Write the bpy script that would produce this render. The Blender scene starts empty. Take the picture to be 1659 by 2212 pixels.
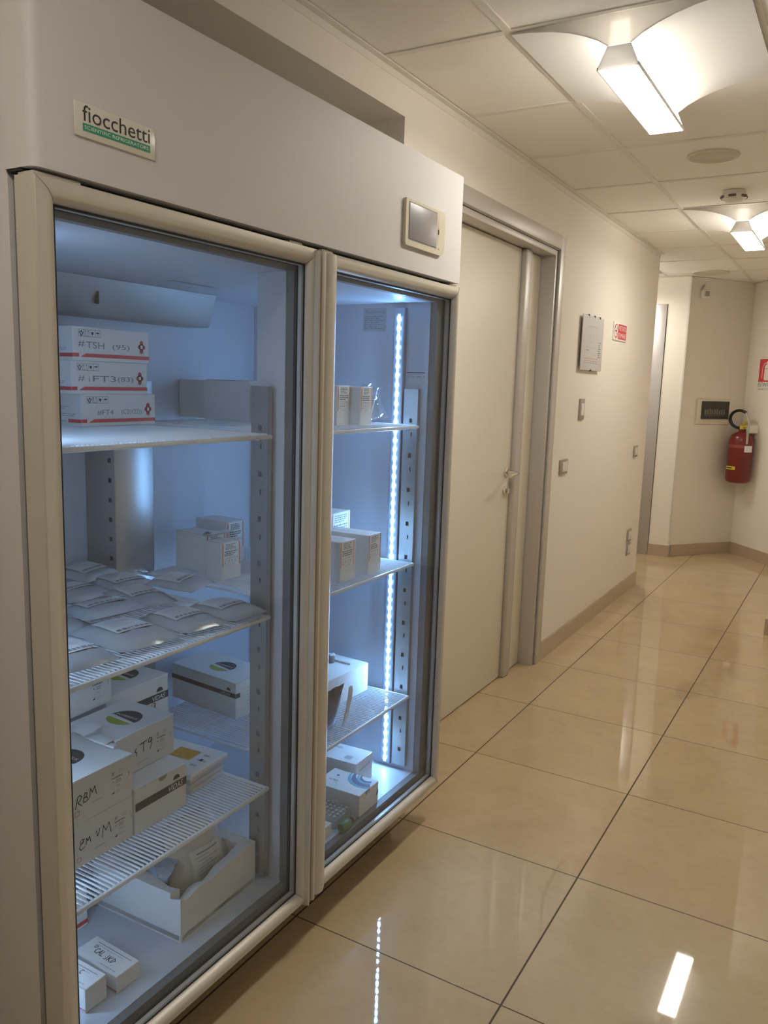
import bpy, bmesh, math, random
from mathutils import Vector, Matrix
random.seed(7)
SC = bpy.context.scene
COL = SC.collection

# ------------------------------------------------------------------ camera, world, exposure
F_PX, YAW, PITCH, ROLL = 1756.166, 0.5262332, -0.1577, 0.0313152
CAM = Vector((1.33856, 0.0, 1.41638))
def cam_axes():
    cy, sy, cp, sp = math.cos(YAW), math.sin(YAW), math.cos(PITCH), math.sin(PITCH)
    f = Vector((-sy*cp, cy*cp, sp)); rt = Vector((cy, sy, 0)); up = rt.cross(f)
    c, s = math.cos(ROLL), math.sin(ROLL)
    return c*rt + s*up, -s*rt + c*up, f
_r, _u, _f = cam_axes()
cd = bpy.data.cameras.new('camera'); cam = bpy.data.objects.new('camera', cd); COL.objects.link(cam)
cd.sensor_fit = 'HORIZONTAL'; cd.sensor_width = 36.0; cd.lens = F_PX*36.0/1659.0
cd.clip_start = 0.02; cd.clip_end = 60
m = Matrix.Identity(4)
for i in range(3):
    m[i][0] = _r[i]; m[i][1] = _u[i]; m[i][2] = -_f[i]; m[i][3] = CAM[i]
cam.matrix_world = m
SC.camera = cam
w = bpy.data.worlds.new('world'); SC.world = w; w.use_nodes = True
w.node_tree.nodes['Background'].inputs[0].default_value = (1.0, .86, .68, 1)
w.node_tree.nodes['Background'].inputs[1].default_value = 0.0
SC.view_settings.view_transform = 'Standard'; SC.view_settings.look = 'None'
SC.view_settings.gamma = 1.0; SC.view_settings.use_curve_mapping = False
SC.view_settings.exposure = 0.62
LAMP_DIFF, LAMP_SIDE, LAMP_ADDED = 33.0, 8.2, .70          # emission of the ceiling lamps' diffusers and sides
LAMP_COL = (1.0, 0.945, 0.845)
LED_R, LED_L = 150.0, 56.0              # emission of the refrigerator's diodes
LED_COL = (0.26, 0.54, 1.0); LED_COL_L = (0.46, 0.67, 1.0)
cy_ = SC.cycles
cy_.max_bounces = 10; cy_.diffuse_bounces = 5; cy_.glossy_bounces = 8; cy_.transmission_bounces = 8
cy_.transparent_max_bounces = 40; cy_.caustics_reflective = True; cy_.caustics_refractive = False
cy_.sample_clamp_indirect = 6.0; cy_.use_denoising = True; cy_.blur_glossy = 0.5

# ------------------------------------------------------------------ materials
MATS = {}
def nodes_of(mt):
    mt.use_nodes = True; nt = mt.node_tree; return nt, nt.nodes, nt.links
def M(name, col, rough=.5, metal=0., spec=.5, var=.04, scale=30., bump=0., alpha=None, emit=0., coat=0., trans=0.):
    """a principled material whose colour drifts slightly with a noise texture"""
    if name in MATS: return MATS[name]
    mt = bpy.data.materials.new(name); nt, N, L = nodes_of(mt); MATS[name] = mt
    b = N['Principled BSDF']
    b.inputs['Roughness'].default_value = rough; b.inputs['Metallic'].default_value = metal
    b.inputs['Specular IOR Level'].default_value = spec; b.inputs['Coat Weight'].default_value = coat
    b.inputs['Transmission Weight'].default_value = trans
    tc = N.new('ShaderNodeTexCoord'); nz = N.new('ShaderNodeTexNoise'); nz.inputs['Scale'].default_value = scale
    nz.inputs['Detail'].default_value = 3
    L.new(tc.outputs['Object'], nz.inputs['Vector'])
    mx = N.new('ShaderNodeMix'); mx.data_type = 'RGBA'
    L.new(nz.outputs['Fac'], mx.inputs[0])
    mx.inputs[6].default_value = (*[c*(1-var) for c in col], 1); mx.inputs[7].default_value = (*[min(1, c*(1+var)) for c in col], 1)
    L.new(mx.outputs[2], b.inputs['Base Color'])
    if bump:
        bp = N.new('ShaderNodeBump'); bp.inputs['Strength'].default_value = bump; bp.inputs['Distance'].default_value = .002
        L.new(nz.outputs['Fac'], bp.inputs['Height']); L.new(bp.outputs[0], b.inputs['Normal'])
    if emit:
        b.inputs['Emission Color'].default_value = (*col, 1); b.inputs['Emission Strength'].default_value = emit
    if alpha is not None: b.inputs['Alpha'].default_value = alpha
    return mt
def EM(name, col, s):
    if name in MATS: return MATS[name]
    mt = bpy.data.materials.new(name); nt, N, L = nodes_of(mt); MATS[name] = mt
    N.remove(N['Principled BSDF']); e = N.new('ShaderNodeEmission'); e.inputs[0].default_value = (*col, 1); e.inputs[1].default_value = s
    L.new(e.outputs[0], N['Material Output'].inputs['Surface']); return mt
def GLASS(name, tint=(.96, .97, .97), ior=1.5, rough=0.0, haze=0.0, gain=1.0, floor=0.0):
    """thin clear sheet: straight-through plus Fresnel reflection on every face"""
    if name in MATS: return MATS[name]
    mt = bpy.data.materials.new(name); nt, N, L = nodes_of(mt); MATS[name] = mt
    N.remove(N['Principled BSDF'])
    g = N.new('ShaderNodeNewGeometry'); mi = N.new('ShaderNodeMix'); mi.data_type = 'FLOAT'
    L.new(g.outputs['Backfacing'], mi.inputs[0]); mi.inputs[2].default_value = ior; mi.inputs[3].default_value = 1/ior
    fr = N.new('ShaderNodeFresnel'); L.new(mi.outputs[0], fr.inputs['IOR'])
    ma = N.new('ShaderNodeMath'); ma.operation = 'MULTIPLY_ADD'; ma.inputs[1].default_value = gain; ma.inputs[2].default_value = floor; ma.use_clamp = True
    L.new(fr.outputs[0], ma.inputs[0])
    tr = N.new('ShaderNodeBsdfTransparent'); tr.inputs[0].default_value = (*tint, 1)
    gl = N.new('ShaderNodeBsdfGlossy'); gl.inputs['Roughness'].default_value = rough
    ms = N.new('ShaderNodeMixShader'); L.new(ma.outputs[0], ms.inputs[0]); L.new(tr.outputs[0], ms.inputs[1]); L.new(gl.outputs[0], ms.inputs[2])
    out = ms
    if haze:
        df = N.new('ShaderNodeBsdfDiffuse'); df.inputs[0].default_value = (.9, .9, .9, 1)
        m2 = N.new('ShaderNodeMixShader'); m2.inputs[0].default_value = haze
        L.new(ms.outputs[0], m2.inputs[1]); L.new(df.outputs[0], m2.inputs[2]); out = m2
    L.new(out.outputs[0], N['Material Output'].inputs['Surface']); return mt

def tile_material():
    mt = bpy.data.materials.new('polished_tile'); nt, N, L = nodes_of(mt); MATS['floor'] = mt
    b = N['Principled BSDF']; tc = N.new('ShaderNodeTexCoord'); sp = N.new('ShaderNodeSeparateXYZ'); L.new(tc.outputs['Object'], sp.inputs[0])
    T = .58715
    def math_(op, a, bb=None, c=None):
        n = N.new('ShaderNodeMath'); n.operation = op
        for i, v in enumerate((a, bb, c)):
            if v is None: continue
            if isinstance(v, (int, float)): n.inputs[i].default_value = v
            else: L.new(v, n.inputs[i])
        return n.outputs[0]
    def line(src, off, half):
        t = math_('MULTIPLY_ADD', src, 1/T, -off/T + 50.5)
        fr = math_('FRACT', t); d = math_('ABSOLUTE', math_('SUBTRACT', fr, .5))
        return math_('LESS_THAN', d, half/T), math_('FLOOR', t)
    lx, cx = line(sp.outputs[0], .758, .0024); ly, cy = line(sp.outputs[1], 1.6095, .0017)
    # (cell index uses the tile centre, so shift by half)
    gx = math_('FLOOR', math_('MULTIPLY_ADD', sp.outputs[0], 1/T, -.758/T + 50)); gy = math_('FLOOR', math_('MULTIPLY_ADD', sp.outputs[1], 1/T, -1.6095/T + 50))
    g = math_('MAXIMUM', lx, ly)
    cmb = N.new('ShaderNodeCombineXYZ'); L.new(gx, cmb.inputs[0]); L.new(gy, cmb.inputs[1])
    wn = N.new('ShaderNodeTexWhiteNoise'); wn.noise_dimensions = '2D'; L.new(cmb.outputs[0], wn.inputs['Vector'])
    off = N.new('ShaderNodeVectorMath'); off.operation = 'MULTIPLY_ADD'; L.new(wn.outputs['Color'], off.inputs[0]); off.inputs[1].default_value = (9, 9, 9); L.new(tc.outputs['Object'], off.inputs[2])
    nz = N.new('ShaderNodeTexNoise'); nz.inputs['Scale'].default_value = 3.2; nz.inputs['Detail'].default_value = 5; nz.inputs['Distortion'].default_value = .8; L.new(off.outputs[0], nz.inputs['Vector'])
    n2 = N.new('ShaderNodeTexNoise'); n2.inputs['Scale'].default_value = 14; n2.inputs['Detail'].default_value = 6; n2.inputs['Distortion'].default_value = 2.; L.new(off.outputs[0], n2.inputs['Vector'])
    r = N.new('ShaderNodeValToRGB'); e = r.color_ramp.elements
    e[0].position = .3; e[0].color = (.515, .395, .240, 1); e[1].position = .72; e[1].color = (.57, .445, .278, 1)
    L.new(nz.outputs['Fac'], r.inputs[0])
    r2 = N.new('ShaderNodeValToRGB'); e = r2.color_ramp.elements
    e[0].position = .25; e[0].color = (.955, .945, .92, 1); e[1].position = .55; e[1].color = (1, 1, 1, 1)
    L.new(n2.outputs['Fac'], r2.inputs[0])
    mu = N.new('ShaderNodeMix'); mu.data_type = 'RGBA'; mu.blend_type = 'MULTIPLY'; mu.inputs[0].default_value = 1
    L.new(r.outputs[0], mu.inputs[6]); L.new(r2.outputs[0], mu.inputs[7])
    mg = N.new('ShaderNodeMix'); mg.data_type = 'RGBA'; L.new(g, mg.inputs[0]); L.new(mu.outputs[2], mg.inputs[6]); mg.inputs[7].default_value = (.075, .05, .028, 1)
    L.new(mg.outputs[2], b.inputs['Base Color'])
    rr = N.new('ShaderNodeMix'); rr.data_type = 'FLOAT'; L.new(g, rr.inputs[0]); rr.inputs[2].default_value = .028; rr.inputs[3].default_value = .7
    L.new(rr.outputs[0], b.inputs['Roughness']); b.inputs['Specular IOR Level'].default_value = .5
    bp = N.new('ShaderNodeBump'); bp.inputs['Strength'].default_value = .25; bp.inputs['Distance'].default_value = .001; bp.invert = True
    L.new(g, bp.inputs['Height']); L.new(bp.outputs[0], b.inputs['Normal'])
    return mt

WALL = M('wall_paint', (.86, .805, .72), .6, var=.012, scale=12, bump=.06)
CEIL = M('ceiling_tile', (.90, .865, .79), .8, var=.02, scale=140, bump=.15)
TBAR = M('ceiling_bar', (.80, .76, .68), .5)
SKIRT = M('skirting_tile', (.50, .40, .29), .25, var=.05, scale=8)
FLOOR = tile_material()
ALU = M('brushed_aluminium', (.60, .57, .53), .42, .35, var=.03, scale=60)
DOORW = M('door_laminate', (.80, .755, .635), .45, var=.01, scale=5)
CHROME = M('chrome', (.82, .80, .77), .12, 1.)
DARK = M('dark_rubber', (.025, .024, .024), .6)
GREYM = M('grey_metal_door', (.50, .48, .47), .42, .4)
PAINT = M('fridge_paint', (.64, .615, .605), .55, var=.01, spec=.35)
FRAME = M('anodised_frame', (.58, .545, .47), .42, .35, var=.015)
LINER = M('liner_white', (.54, .585, .65), .42, var=.01)
STEEL = M('stainless_steel', (.44, .44, .43), .34, .95, var=.05, scale=20)
STEEL2 = M('brushed_steel', (.36, .36, .35), .5, .6, var=.05, scale=20)
WIRE = M('coated_wire', (.80, .82, .84), .35)
CARD = M('white_card', (.78, .76, .72), .55, var=.015)
CARDB = M('cream_card', (.72, .69, .62), .55, var=.02)
CARDG = M('grey_card', (.52, .52, .50), .6, var=.03)
BLACK = M('black_ink', (.02, .02, .022), .6, var=0)
GREY = M('grey_ink', (.22, .22, .23), .6, var=0)
LGREY = M('pale_ink', (.42, .42, .43), .6, var=0)
RED = M('red_ink', (.68, .06, .07), .5, var=0)
ORNG = M('orange_ink', (.80, .16, .07), .5, var=0)
WHITE = M('white_print', (.86, .86, .84), .5, var=0)
BAND = M('band_ink', (.05, .045, .045), .5, var=0)
YGREEN = M('yellow_green_ink', (.42, .46, .05), .5, var=.2, scale=40)
FOAM = M('polystyrene', (.80, .78, .74), .75, var=.06, scale=260, bump=.5)
FILM = M('silver_film', (.50, .51, .52), .24, .35, var=.12, scale=22, bump=1.0)
CLEAR = GLASS('clear_film', (.93, .94, .95), 1.5, .04, .05, 1.6, .02)
PANE = GLASS('door_glass', (.955, .965, .97), 1.5, 0.0, 0.0, .5)

# ------------------------------------------------------------------ mesh builder
_txt = {}
def text_mesh(s):
    if s in _txt: return _txt[s]
    c = bpy.data.curves.new('t', 'FONT'); c.body = s; c.resolution_u = 3
    o = bpy.data.objects.new('t', c); me = bpy.data.meshes.new_from_object(o)
    vs = [v.co.copy() for v in me.vertices]; fs = [tuple(p.vertices) for p in me.polygons]
    bpy.data.objects.remove(o); bpy.data.curves.remove(c); bpy.data.meshes.remove(me)
    if vs:
        x0 = min(v.x for v in vs); x1 = max(v.x for v in vs); y0 = min(v.y for v in vs); y1 = max(v.y for v in vs)
        _txt[s] = (vs, fs, x0, x1, y0, y1)
    else: _txt[s] = (vs, fs, 0, 1, 0, 1)
    return _txt[s]

class MB:
    def __init__(s): s.v = []; s.f = []; s.mi = []; s.mats = []; s.sm = []; s.fr = None
    def m(s, mat):
        if mat not in s.mats: s.mats.append(mat)
        return s.mats.index(mat)
    def add(s, vs, fs, mat, smooth=False):
        b = len(s.v); s.v += [Vector(v) for v in vs]; k = s.m(mat)
        for f in fs: s.f.append(tuple(b+i for i in f)); s.mi.append(k); s.sm.append(smooth)
    def box(s, a, b, mat):
        (x0, y0, z0), (x1, y1, z1) = [(min(a[i], b[i])) for i in range(3)], [(max(a[i], b[i])) for i in range(3)]
        vs = [(x0,y0,z0),(x1,y0,z0),(x1,y1,z0),(x0,y1,z0),(x0,y0,z1),(x1,y0,z1),(x1,y1,z1),(x0,y1,z1)]
        s.add(vs, [(0,3,2,1),(4,5,6,7),(0,1,5,4),(1,2,6,5),(2,3,7,6),(3,0,4,7)], mat)
    def rbox(s, a, b, mat, r=.003, seg=2, T=None):
        bm = bmesh.new(); lo = Vector([min(a[i], b[i]) for i in range(3)]); hi = Vector([max(a[i], b[i]) for i in range(3)])
        bmesh.ops.create_cube(bm, size=1); d = hi-lo
        for v in bm.verts: v.co = Vector([lo[i] + (v.co[i]+.5)*d[i] for i in range(3)])
        r = min(r, min(d)*.45)
        bmesh.ops.bevel(bm, geom=list(bm.edges), offset=r, segments=seg, profile=.5, affect='EDGES')
        s.addbm(bm, mat, T, True)
    def addbm(s, bm, mat, T=None, smooth=False):
        bm.verts.ensure_lookup_table()
        if T is not None: bm.transform(T)
        s.add([v.co.copy() for v in bm.verts], [tuple(v.index for v in f.verts) for f in bm.faces], mat, smooth); bm.free()
    def tube(s, pts, r, mat, n=8, cap=True, closed=False, smooth=True, rads=None):
        pts = [Vector(p) for p in pts]; N = len(pts); rings = []
        prev = None
        for i, p in enumerate(pts):
            if closed: t = (pts[(i+1) % N]-pts[i-1])
            else: t = pts[min(i+1, N-1)]-pts[max(i-1, 0)]
            t.normalize()
            if prev is None:
                a = t.orthogonal().normalized()
            else:
                a = (prev - t*prev.dot(t)); a = a.normalized() if a.length > 1e-6 else t.orthogonal().normalized()
            prev = a; b = t.cross(a); rr = rads[i] if rads else r
            rings.append([p + a*rr*math.cos(2*math.pi*k/n) + b*rr*math.sin(2*math.pi*k/n) for k in range(n)])
        vs = [v for rg in rings for v in rg]; fs = []
        for i in range(N if closed else N-1):
            j = (i+1) % N
            for k in range(n): fs.append((i*n+k, i*n+(k+1) % n, j*n+(k+1) % n, j*n+k))
        if cap and not closed: fs.append(tuple(range(n-1, -1, -1))); fs.append(tuple((N-1)*n+k for k in range(n)))
        s.add(vs, fs, mat, smooth)
    def lathe(s, prof, mat, c=(0,0,0), ax=(0,0,1), n=24, smooth=True):
        """prof: (radius, height) pairs along axis ax from centre c"""
        ax = Vector(ax).normalized(); a = ax.orthogonal().normalized(); b = ax.cross(a); c = Vector(c)
        vs = []; fs = []
        for r, h in prof:
            for k in range(n): vs.append(c + ax*h + (a*math.cos(2*math.pi*k/n)+b*math.sin(2*math.pi*k/n))*r)
        for i in range(len(prof)-1):
            for k in range(n): fs.append((i*n+k, i*n+(k+1) % n, (i+1)*n+(k+1) % n, (i+1)*n+k))
        fs.append(tuple(range(n-1, -1, -1))); fs.append(tuple((len(prof)-1)*n+k for k in range(n)))
        s.add(vs, fs, mat, smooth)
    def prism(s, pts, d, mat, smooth=False):
        """polygon pts (3-D, planar) pushed along vector d"""
        pts = [Vector(p) for p in pts]; d = Vector(d); n = len(pts)
        nrm = (pts[1]-pts[0]).cross(pts[2]-pts[1])
        s.add(pts + [p+d for p in pts], [tuple(range(n))[::-1] if nrm.dot(d) > 0 else tuple(range(n)), tuple(range(n, 2*n)) if nrm.dot(d) > 0 else tuple(range(n, 2*n))[::-1]] +
              [((i, (i+1) % n, n+(i+1) % n, n+i) if nrm.dot(d) > 0 else (i, n+i, n+(i+1) % n, (i+1) % n)) for i in range(n)], mat, smooth)
    # flat printing on a face
    def face(s, o, u, v): s.fr = (Vector(o), Vector(u).normalized(), Vector(v).normalized()); return s
    def P(s, a, b, lay=1):
        o, u, v = s.fr; return o + u*a + v*b + u.cross(v)*(.00035*lay)
    def poly(s, pts, mat, lay=1): s.add([s.P(a, b, lay) for a, b in pts], [tuple(range(len(pts)))], mat)
    def rect(s, a0, b0, a1, b1, mat, lay=1): s.poly([(a0, b0), (a1, b0), (a1, b1), (a0, b1)], mat, lay)
    def frame(s, a0, b0, a1, b1, t, mat, lay=1):
        s.rect(a0, b0, a1, b0+t, mat, lay); s.rect(a0, b1-t, a1, b1, mat, lay); s.rect(a0, b0+t, a0+t, b1-t, mat, lay); s.rect(a1-t, b0+t, a1, b1-t, mat, lay)
    def disc(s, a, b, r, mat, lay=1, rb=None, t0=0, t1=360, n=24):
        rb = rb or r
        s.poly([(a+r*math.cos(math.radians(t0+(t1-t0)*k/n)), b+rb*math.sin(math.radians(t0+(t1-t0)*k/n))) for k in range(n if t1-t0 >= 360 else n+1)], mat, lay)
    def ring(s, a, b, r0, r1, mat, lay=1, n=28):
        vs = []; 
        for k in range(n):
            t = 2*math.pi*k/n; vs += [s.P(a+r0*math.cos(t), b+r0*math.sin(t), lay), s.P(a+r1*math.cos(t), b+r1*math.sin(t), lay)]
        s.add(vs, [(2*k, 2*k+1, (2*k+3) % (2*n), (2*k+2) % (2*n)) for k in range(n)], mat)
    def text(s, t, a, b, h, mat, lay=1, w=None, ang=0, shear=0.):
        """text with its ink starting at (a,b), ink height h and, if given, ink width w"""
        vs, fs, x0, x1, y0, y1 = text_mesh(t)
        k = h/max(y1-y0, 1e-6); kx = (w/max(x1-x0, 1e-6)) if w else k; ca, sa = math.cos(math.radians(ang)), math.sin(math.radians(ang))
        out = []
        for p in vs:
            x = (p.x-x0)*kx + shear*(p.y-y0)*k; y = (p.y-y0)*k
            out.append(s.P(a + x*ca - y*sa, b + x*sa + y*ca, lay))
        s.add(out, fs, mat)
    def lines(s, a0, b0, a1, b1, n, mat, lay=1, fill=.42, seed=0):
        """illegible small print: rows of short dashes"""
        rn = random.Random(seed); dy = (b1-b0)/n
        for i in range(n):
            y = b1-(i+.75)*dy; x = a0
            e = a1 - (a1-a0)*rn.choice((0, .1, .35, .05, .2))
            while x < e:
                l = (a1-a0)*rn.uniform(.06, .22); s.rect(x, y, min(x+l, e), y+dy*fill, mat, lay); x += l+(a1-a0)*.035
    def stroke(s, pts, wd, mat, lay=1):
        for (a0, b0), (a1, b1) in zip(pts, pts[1:]):
            dx, dy = a1-a0, b1-b0; l = math.hypot(dx, dy) or 1e-6; nx, ny = -dy/l*wd/2, dx/l*wd/2; ex, ey = dx/l*wd*.4, dy/l*wd*.4
            s.poly([(a0-ex+nx, b0-ey+ny), (a0-ex-nx, b0-ey-ny), (a1+ex-nx, b1+ey-ny), (a1+ex+nx, b1+ey+ny)][::-1][::-1], mat, lay)
    def build(s, name, parent=None, origin=(0,0,0), T=None):
        me = bpy.data.meshes.new(name); og = Vector(origin)
        me.from_pydata([v-og for v in s.v], [], s.f)
        for mt in s.mats: me.materials.append(mt)
        me.polygons.foreach_set('material_index', s.mi); me.polygons.foreach_set('use_smooth', s.sm)
        me.update()
        try: me.set_sharp_from_angle(angle=math.radians(38))
        except Exception: pass
        o = bpy.data.objects.new(name, me); COL.objects.link(o)
        if parent is not None: o.parent = parent
        if T is not None: o.matrix_local = T
        return o

def tag(o, label=None, cat=None, group=None, kind=None):
    if label: o['label'] = label
    if cat: o['category'] = cat
    if group: o['group'] = group
    if kind: o['kind'] = kind
    return o
def thing(name, label, cat, loc=(0,0,0), rz=0., group=None):
    o = bpy.data.objects.new(name, None); COL.objects.link(o); o.location = loc; o.rotation_euler = (0, 0, rz)
    o.empty_display_size = .05
    return tag(o, label, cat, group)
def struct(name, mb, parent=None):
    o = mb.build(name, parent)
    if parent is None: o['kind'] = 'structure'
    return o
def copy_tree(o, parent=None):
    c = o.copy(); COL.objects.link(c); c.parent = parent
    for ch in [x for x in bpy.data.objects if x.parent == o]: copy_tree(ch, c)
    return c

# ------------------------------------------------------------------ the setting
H = 2.358
XR = 2.05                    # right wall of the corridor
fl = MB(); fl.add([(-2.2,-4.2,0),(XR+.1,-4.2,0),(XR+.1,8.4,0),(-2.2,8.4,0)], [(0,1,2,3)], FLOOR); fl.box((-2.2,-4.2,-.1),(XR+.1,8.4,-.001), SKIRT)
struct('floor', fl)
# left wall with the niche and the door opening
NY0, NY1, NZ, NX = .72, 2.358, 2.241, -.56
DY0, DY1, DZ = 2.70, 3.90, 2.067
wl = MB()
def wpiece(y0, y1, z0, z1, x0=-.9): wl.box((x0, y0, z0), (0, y1, z1), WALL)
wpiece(-4.2, NY0, 0, H); wpiece(NY0, NY1, NZ, H); wl.box((-.9, NY0, 0), (NX, NY1, NZ), WALL)
wpiece(NY1, DY0, 0, H); wpiece(DY0, DY1, DZ, H); wl.box((-.9, DY0, 0), (-.16, DY1, DZ), WALL)
wpiece(DY1, 6.03, 0, H, -2.2)
struct('wall_left', wl)
wr = MB(); wr.box((XR, -4.2, 0), (XR+.1, 5.215, H), WALL); struct('wall_right', wr)
wr = MB(); wr.box((.972, 5.215, 0), (XR+.1, 8.4, H), WALL); struct('wall_far_right', wr)
wb = MB(); wb.box((-2.2, -4.3, 0), (XR+.1, -4.2, H), WALL); struct('wall_back', wb)
PA, PB, PC = Vector((0.0, 7.27, 0)), Vector((.42, 7.815, 0)), Vector((.985, 7.19, 0))
PL = 7.225                   # face of the far post and the door in it
wf = MB(); wf.box((-.17, PL, 0), (-.001, 7.9, H), WALL); wf.box((-1.3, PL, 2.14), (-.17, 7.9, H), WALL); wf.box((-2.2, PL, 0), (-1.3, 7.9, H), WALL)
wf.box((-1.3, PL+.12, 0), (-.17, 7.9, 2.14), WALL)
struct('wall_far_left', wf)
wf = MB(); wf.prism([PA, PB, Vector((.42, 8.2, 0)), Vector((0, 8.2, 0))], (0,0,H), WALL); wf.prism([Vector((-.003, PL, 0)), Vector((.004, PL, 0)), PA, Vector((-.003, 7.3, 0))], (0,0,H), WALL); struct('wall_far_diagonal', wf)
wf = MB(); wf.prism([PB, PC, Vector((1.1, 8.2, 0)), Vector((.42, 8.2, 0))], (0,0,H), WALL); struct('wall_far_corner', wf)
wf = MB(); wf.box((-2.3, 6.03, 0), (-2.2, 7.9, H), WALL); struct('wall_side_corridor', wf)
# skirting
def skirt(name, p0, p1, h=.098, t=.011):
    p0, p1 = Vector((*p0, 0)), Vector((*p1, 0)); d = (p1-p0).normalized(); n = Vector((d.y, -d.x, 0))*t
    b = MB(); a = [p0, p1, p1+n, p0+n]
    b.prism(a, (0,0,h-.003), SKIRT); b.prism([q+Vector((0,0,h-.003)) for q in (p0, p1, p1+n*.6, p0+n*.6)], (0,0,.003), SKIRT); return struct(name, b)
skirt('baseboard_left', (0, 3.956), (0, 6.041)); skirt('baseboard_left_return', (0, 6.03), (-2.2, 6.03))
skirt('baseboard_far_left', (-.172, PL), (.005, PL)); skirt('baseboard_far_diagonal', (0.004, 7.27), (.42, 7.815)); skirt('baseboard_far_corner', (.42, 7.815), (.985, 7.19))
skirt('baseboard_far_right', (.972-.011, 5.215), (XR, 5.215)); skirt('baseboard_right', (XR, 5.215), (XR, -4.2))
# suspended ceiling: tiles above, bars below
YC, P6 = 2.1959, .6
XC = .4041
FIX = [(0, 0), (0, 4), (-2, 7), (0, -4)]          # (column, row) of the lamps; the last is added out of view
ce = MB(); ce.box((-2.3, -4.3, H+.03), (XR+.2, 8.5, H+.08), CEIL)
for i in range(-5, 4):
    for j in range(-12, 11):
        if (i, j) in FIX: continue
        x0, x1, y0, y1 = XC+i*P6, XC+(i+1)*P6, YC+j*P6, YC+(j+1)*P6
        if x0 > XR+.1 or x1 < -2.3 or y0 > 8.4 or y1 < -4.3: continue
        ce.box((x0+.012, y0+.012, H+.004), (x1-.012, y1-.012, H+.02), CEIL)
struct('ceiling', ce)
cb = MB()
for i in range(-5, 5):
    x = XC+i*P6
    if -2.3 < x < XR+.1: cb.box((x-.012, -4.3, H), (x+.012, 8.4, H+.03), TBAR)
for j in range(-12, 12):
    y = YC+j*P6
    if -4.3 < y < 8.4: cb.box((-2.3, y-.012, H+.0005), (XR+.1, y+.012, H+.03), TBAR)
struct('trim_1', cb)
ca = MB(); ca.box((0, -4.2, H-.003), (.022, 6.03, H+.002), TBAR); ca.box((0, -4.2, H-.024), (.002, 6.03, H+.002), TBAR)
ca.box((-2.2, 6.03, H-.003), (0, 6.052, H+.002), TBAR); ca.box((-2.2, PL-.022, H-.003), (0, PL, H+.002), TBAR)
for a, b in ((PA, PB), (PB, PC)):
    d = (b-a).normalized(); n = Vector((d.y, -d.x, 0))*.02
    ca.prism([q+Vector((0,0,H-.004)) for q in (a, b, b+n, a+n)], (0,0,.005), TBAR)
struct('trim_2', ca)

# ------------------------------------------------------------------ door beside the refrigerator
d1 = MB()
def casing(mb, y0, y1, z1, x0, x1, wd, mat):
    mb.rbox((x0, y1-wd, 0), (x1, y1, z1), mat, .003); mb.rbox((x0, y0, 0), (x1, y0+wd, z1), mat, .003); mb.rbox((x0, y0+wd, z1-wd), (x1, y1-wd, z1), mat, .003)
casing(d1, 2.63, 3.956, 2.133, -.001, .012, .064, ALU)
dr = d1.build('door_1'); dr['kind'] = 'structure'
jb = MB(); casing(jb, 2.696, 3.888, 2.064, -.13, -.002, .026, ALU); jb.box((-.012, 2.69, 2.062), (-.004, 3.893, 2.069), DARK); jb.box((-.012, 3.887, 0), (-.004, 3.893, 2.069), DARK); jb.build('door_frame', dr)
lf = MB(); lf.rbox((-.115, 2.725, .006), (-.075, 3.604, 2.034), DOORW, .002); lf.build('door_leaf', dr)
lf = MB(); lf.rbox((-.115, 3.690, .006), (-.075, 3.858, 2.034), DOORW, .002); lf.build('door_leaf', dr)
lf = MB(); lf.rbox((-.10, 3.612, .002), (-.052, 3.686, 2.036), ALU, .006); lf.box((-.112, 3.604, .002), (-.088, 3.613, 2.036), DARK)
for z in (1.77, 1.2, .62): lf.face((-.052, 3.612, 0), (0,1,0), (0,0,1)); lf.disc(.03, z, .003, DARK, 1, n=8)
lf.build('astragal', dr)
hd = MB(); hd.lathe([(.0, 0), (.026, 0), (.026, .006), (.022, .009), (.0, .009)], CHROME, (-.075, 3.553, 1.021), (1,0,0))
hd.tube([(-.068, 3.553, 1.021), (-.03, 3.553, 1.021), (-.016, 3.545, 1.021), (-.012, 3.52, 1.021), (-.012, 3.45, 1.018)], .0095, CHROME, 12)
hd.build('door_handle', dr)
hd = MB(); hd.lathe([(.0, 0), (.025, 0), (.025, .006), (.02, .009), (.0, .009)], CHROME, (-.075, 3.553, .934), (1,0,0)); hd.rbox((-.07, 3.550, .922), (-.05, 3.556, .946), CHROME, .002)
hd.build('lock_rosette', dr)
# grey door at the end of the side corridor
d2 = MB(); d2.rbox((-.285, PL-.014, 0), (-.174, PL+.01, 2.138), GREYM, .003); d2.rbox((-1.28, PL-.014, 2.05), (-.285, PL+.01, 2.138), GREYM, .003); d2.rbox((-1.29, PL-.014, 0), (-1.18, PL+.01, 2.05), GREYM, .003)
dr2 = d2.build('door_2'); dr2['kind'] = 'structure'
lf = MB(); lf.rbox((-1.17, PL+.02, .005), (-.31, PL+.06, 2.045), GREYM, .002); lf.build('door_leaf', dr2)
lf = MB(); lf.box((-.31, PL+.0, .005), (-.286, PL+.03, 2.05), DARK); lf.build('door_gap', dr2)  # dark strip put in for the shade of the gap beside the leaf

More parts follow.
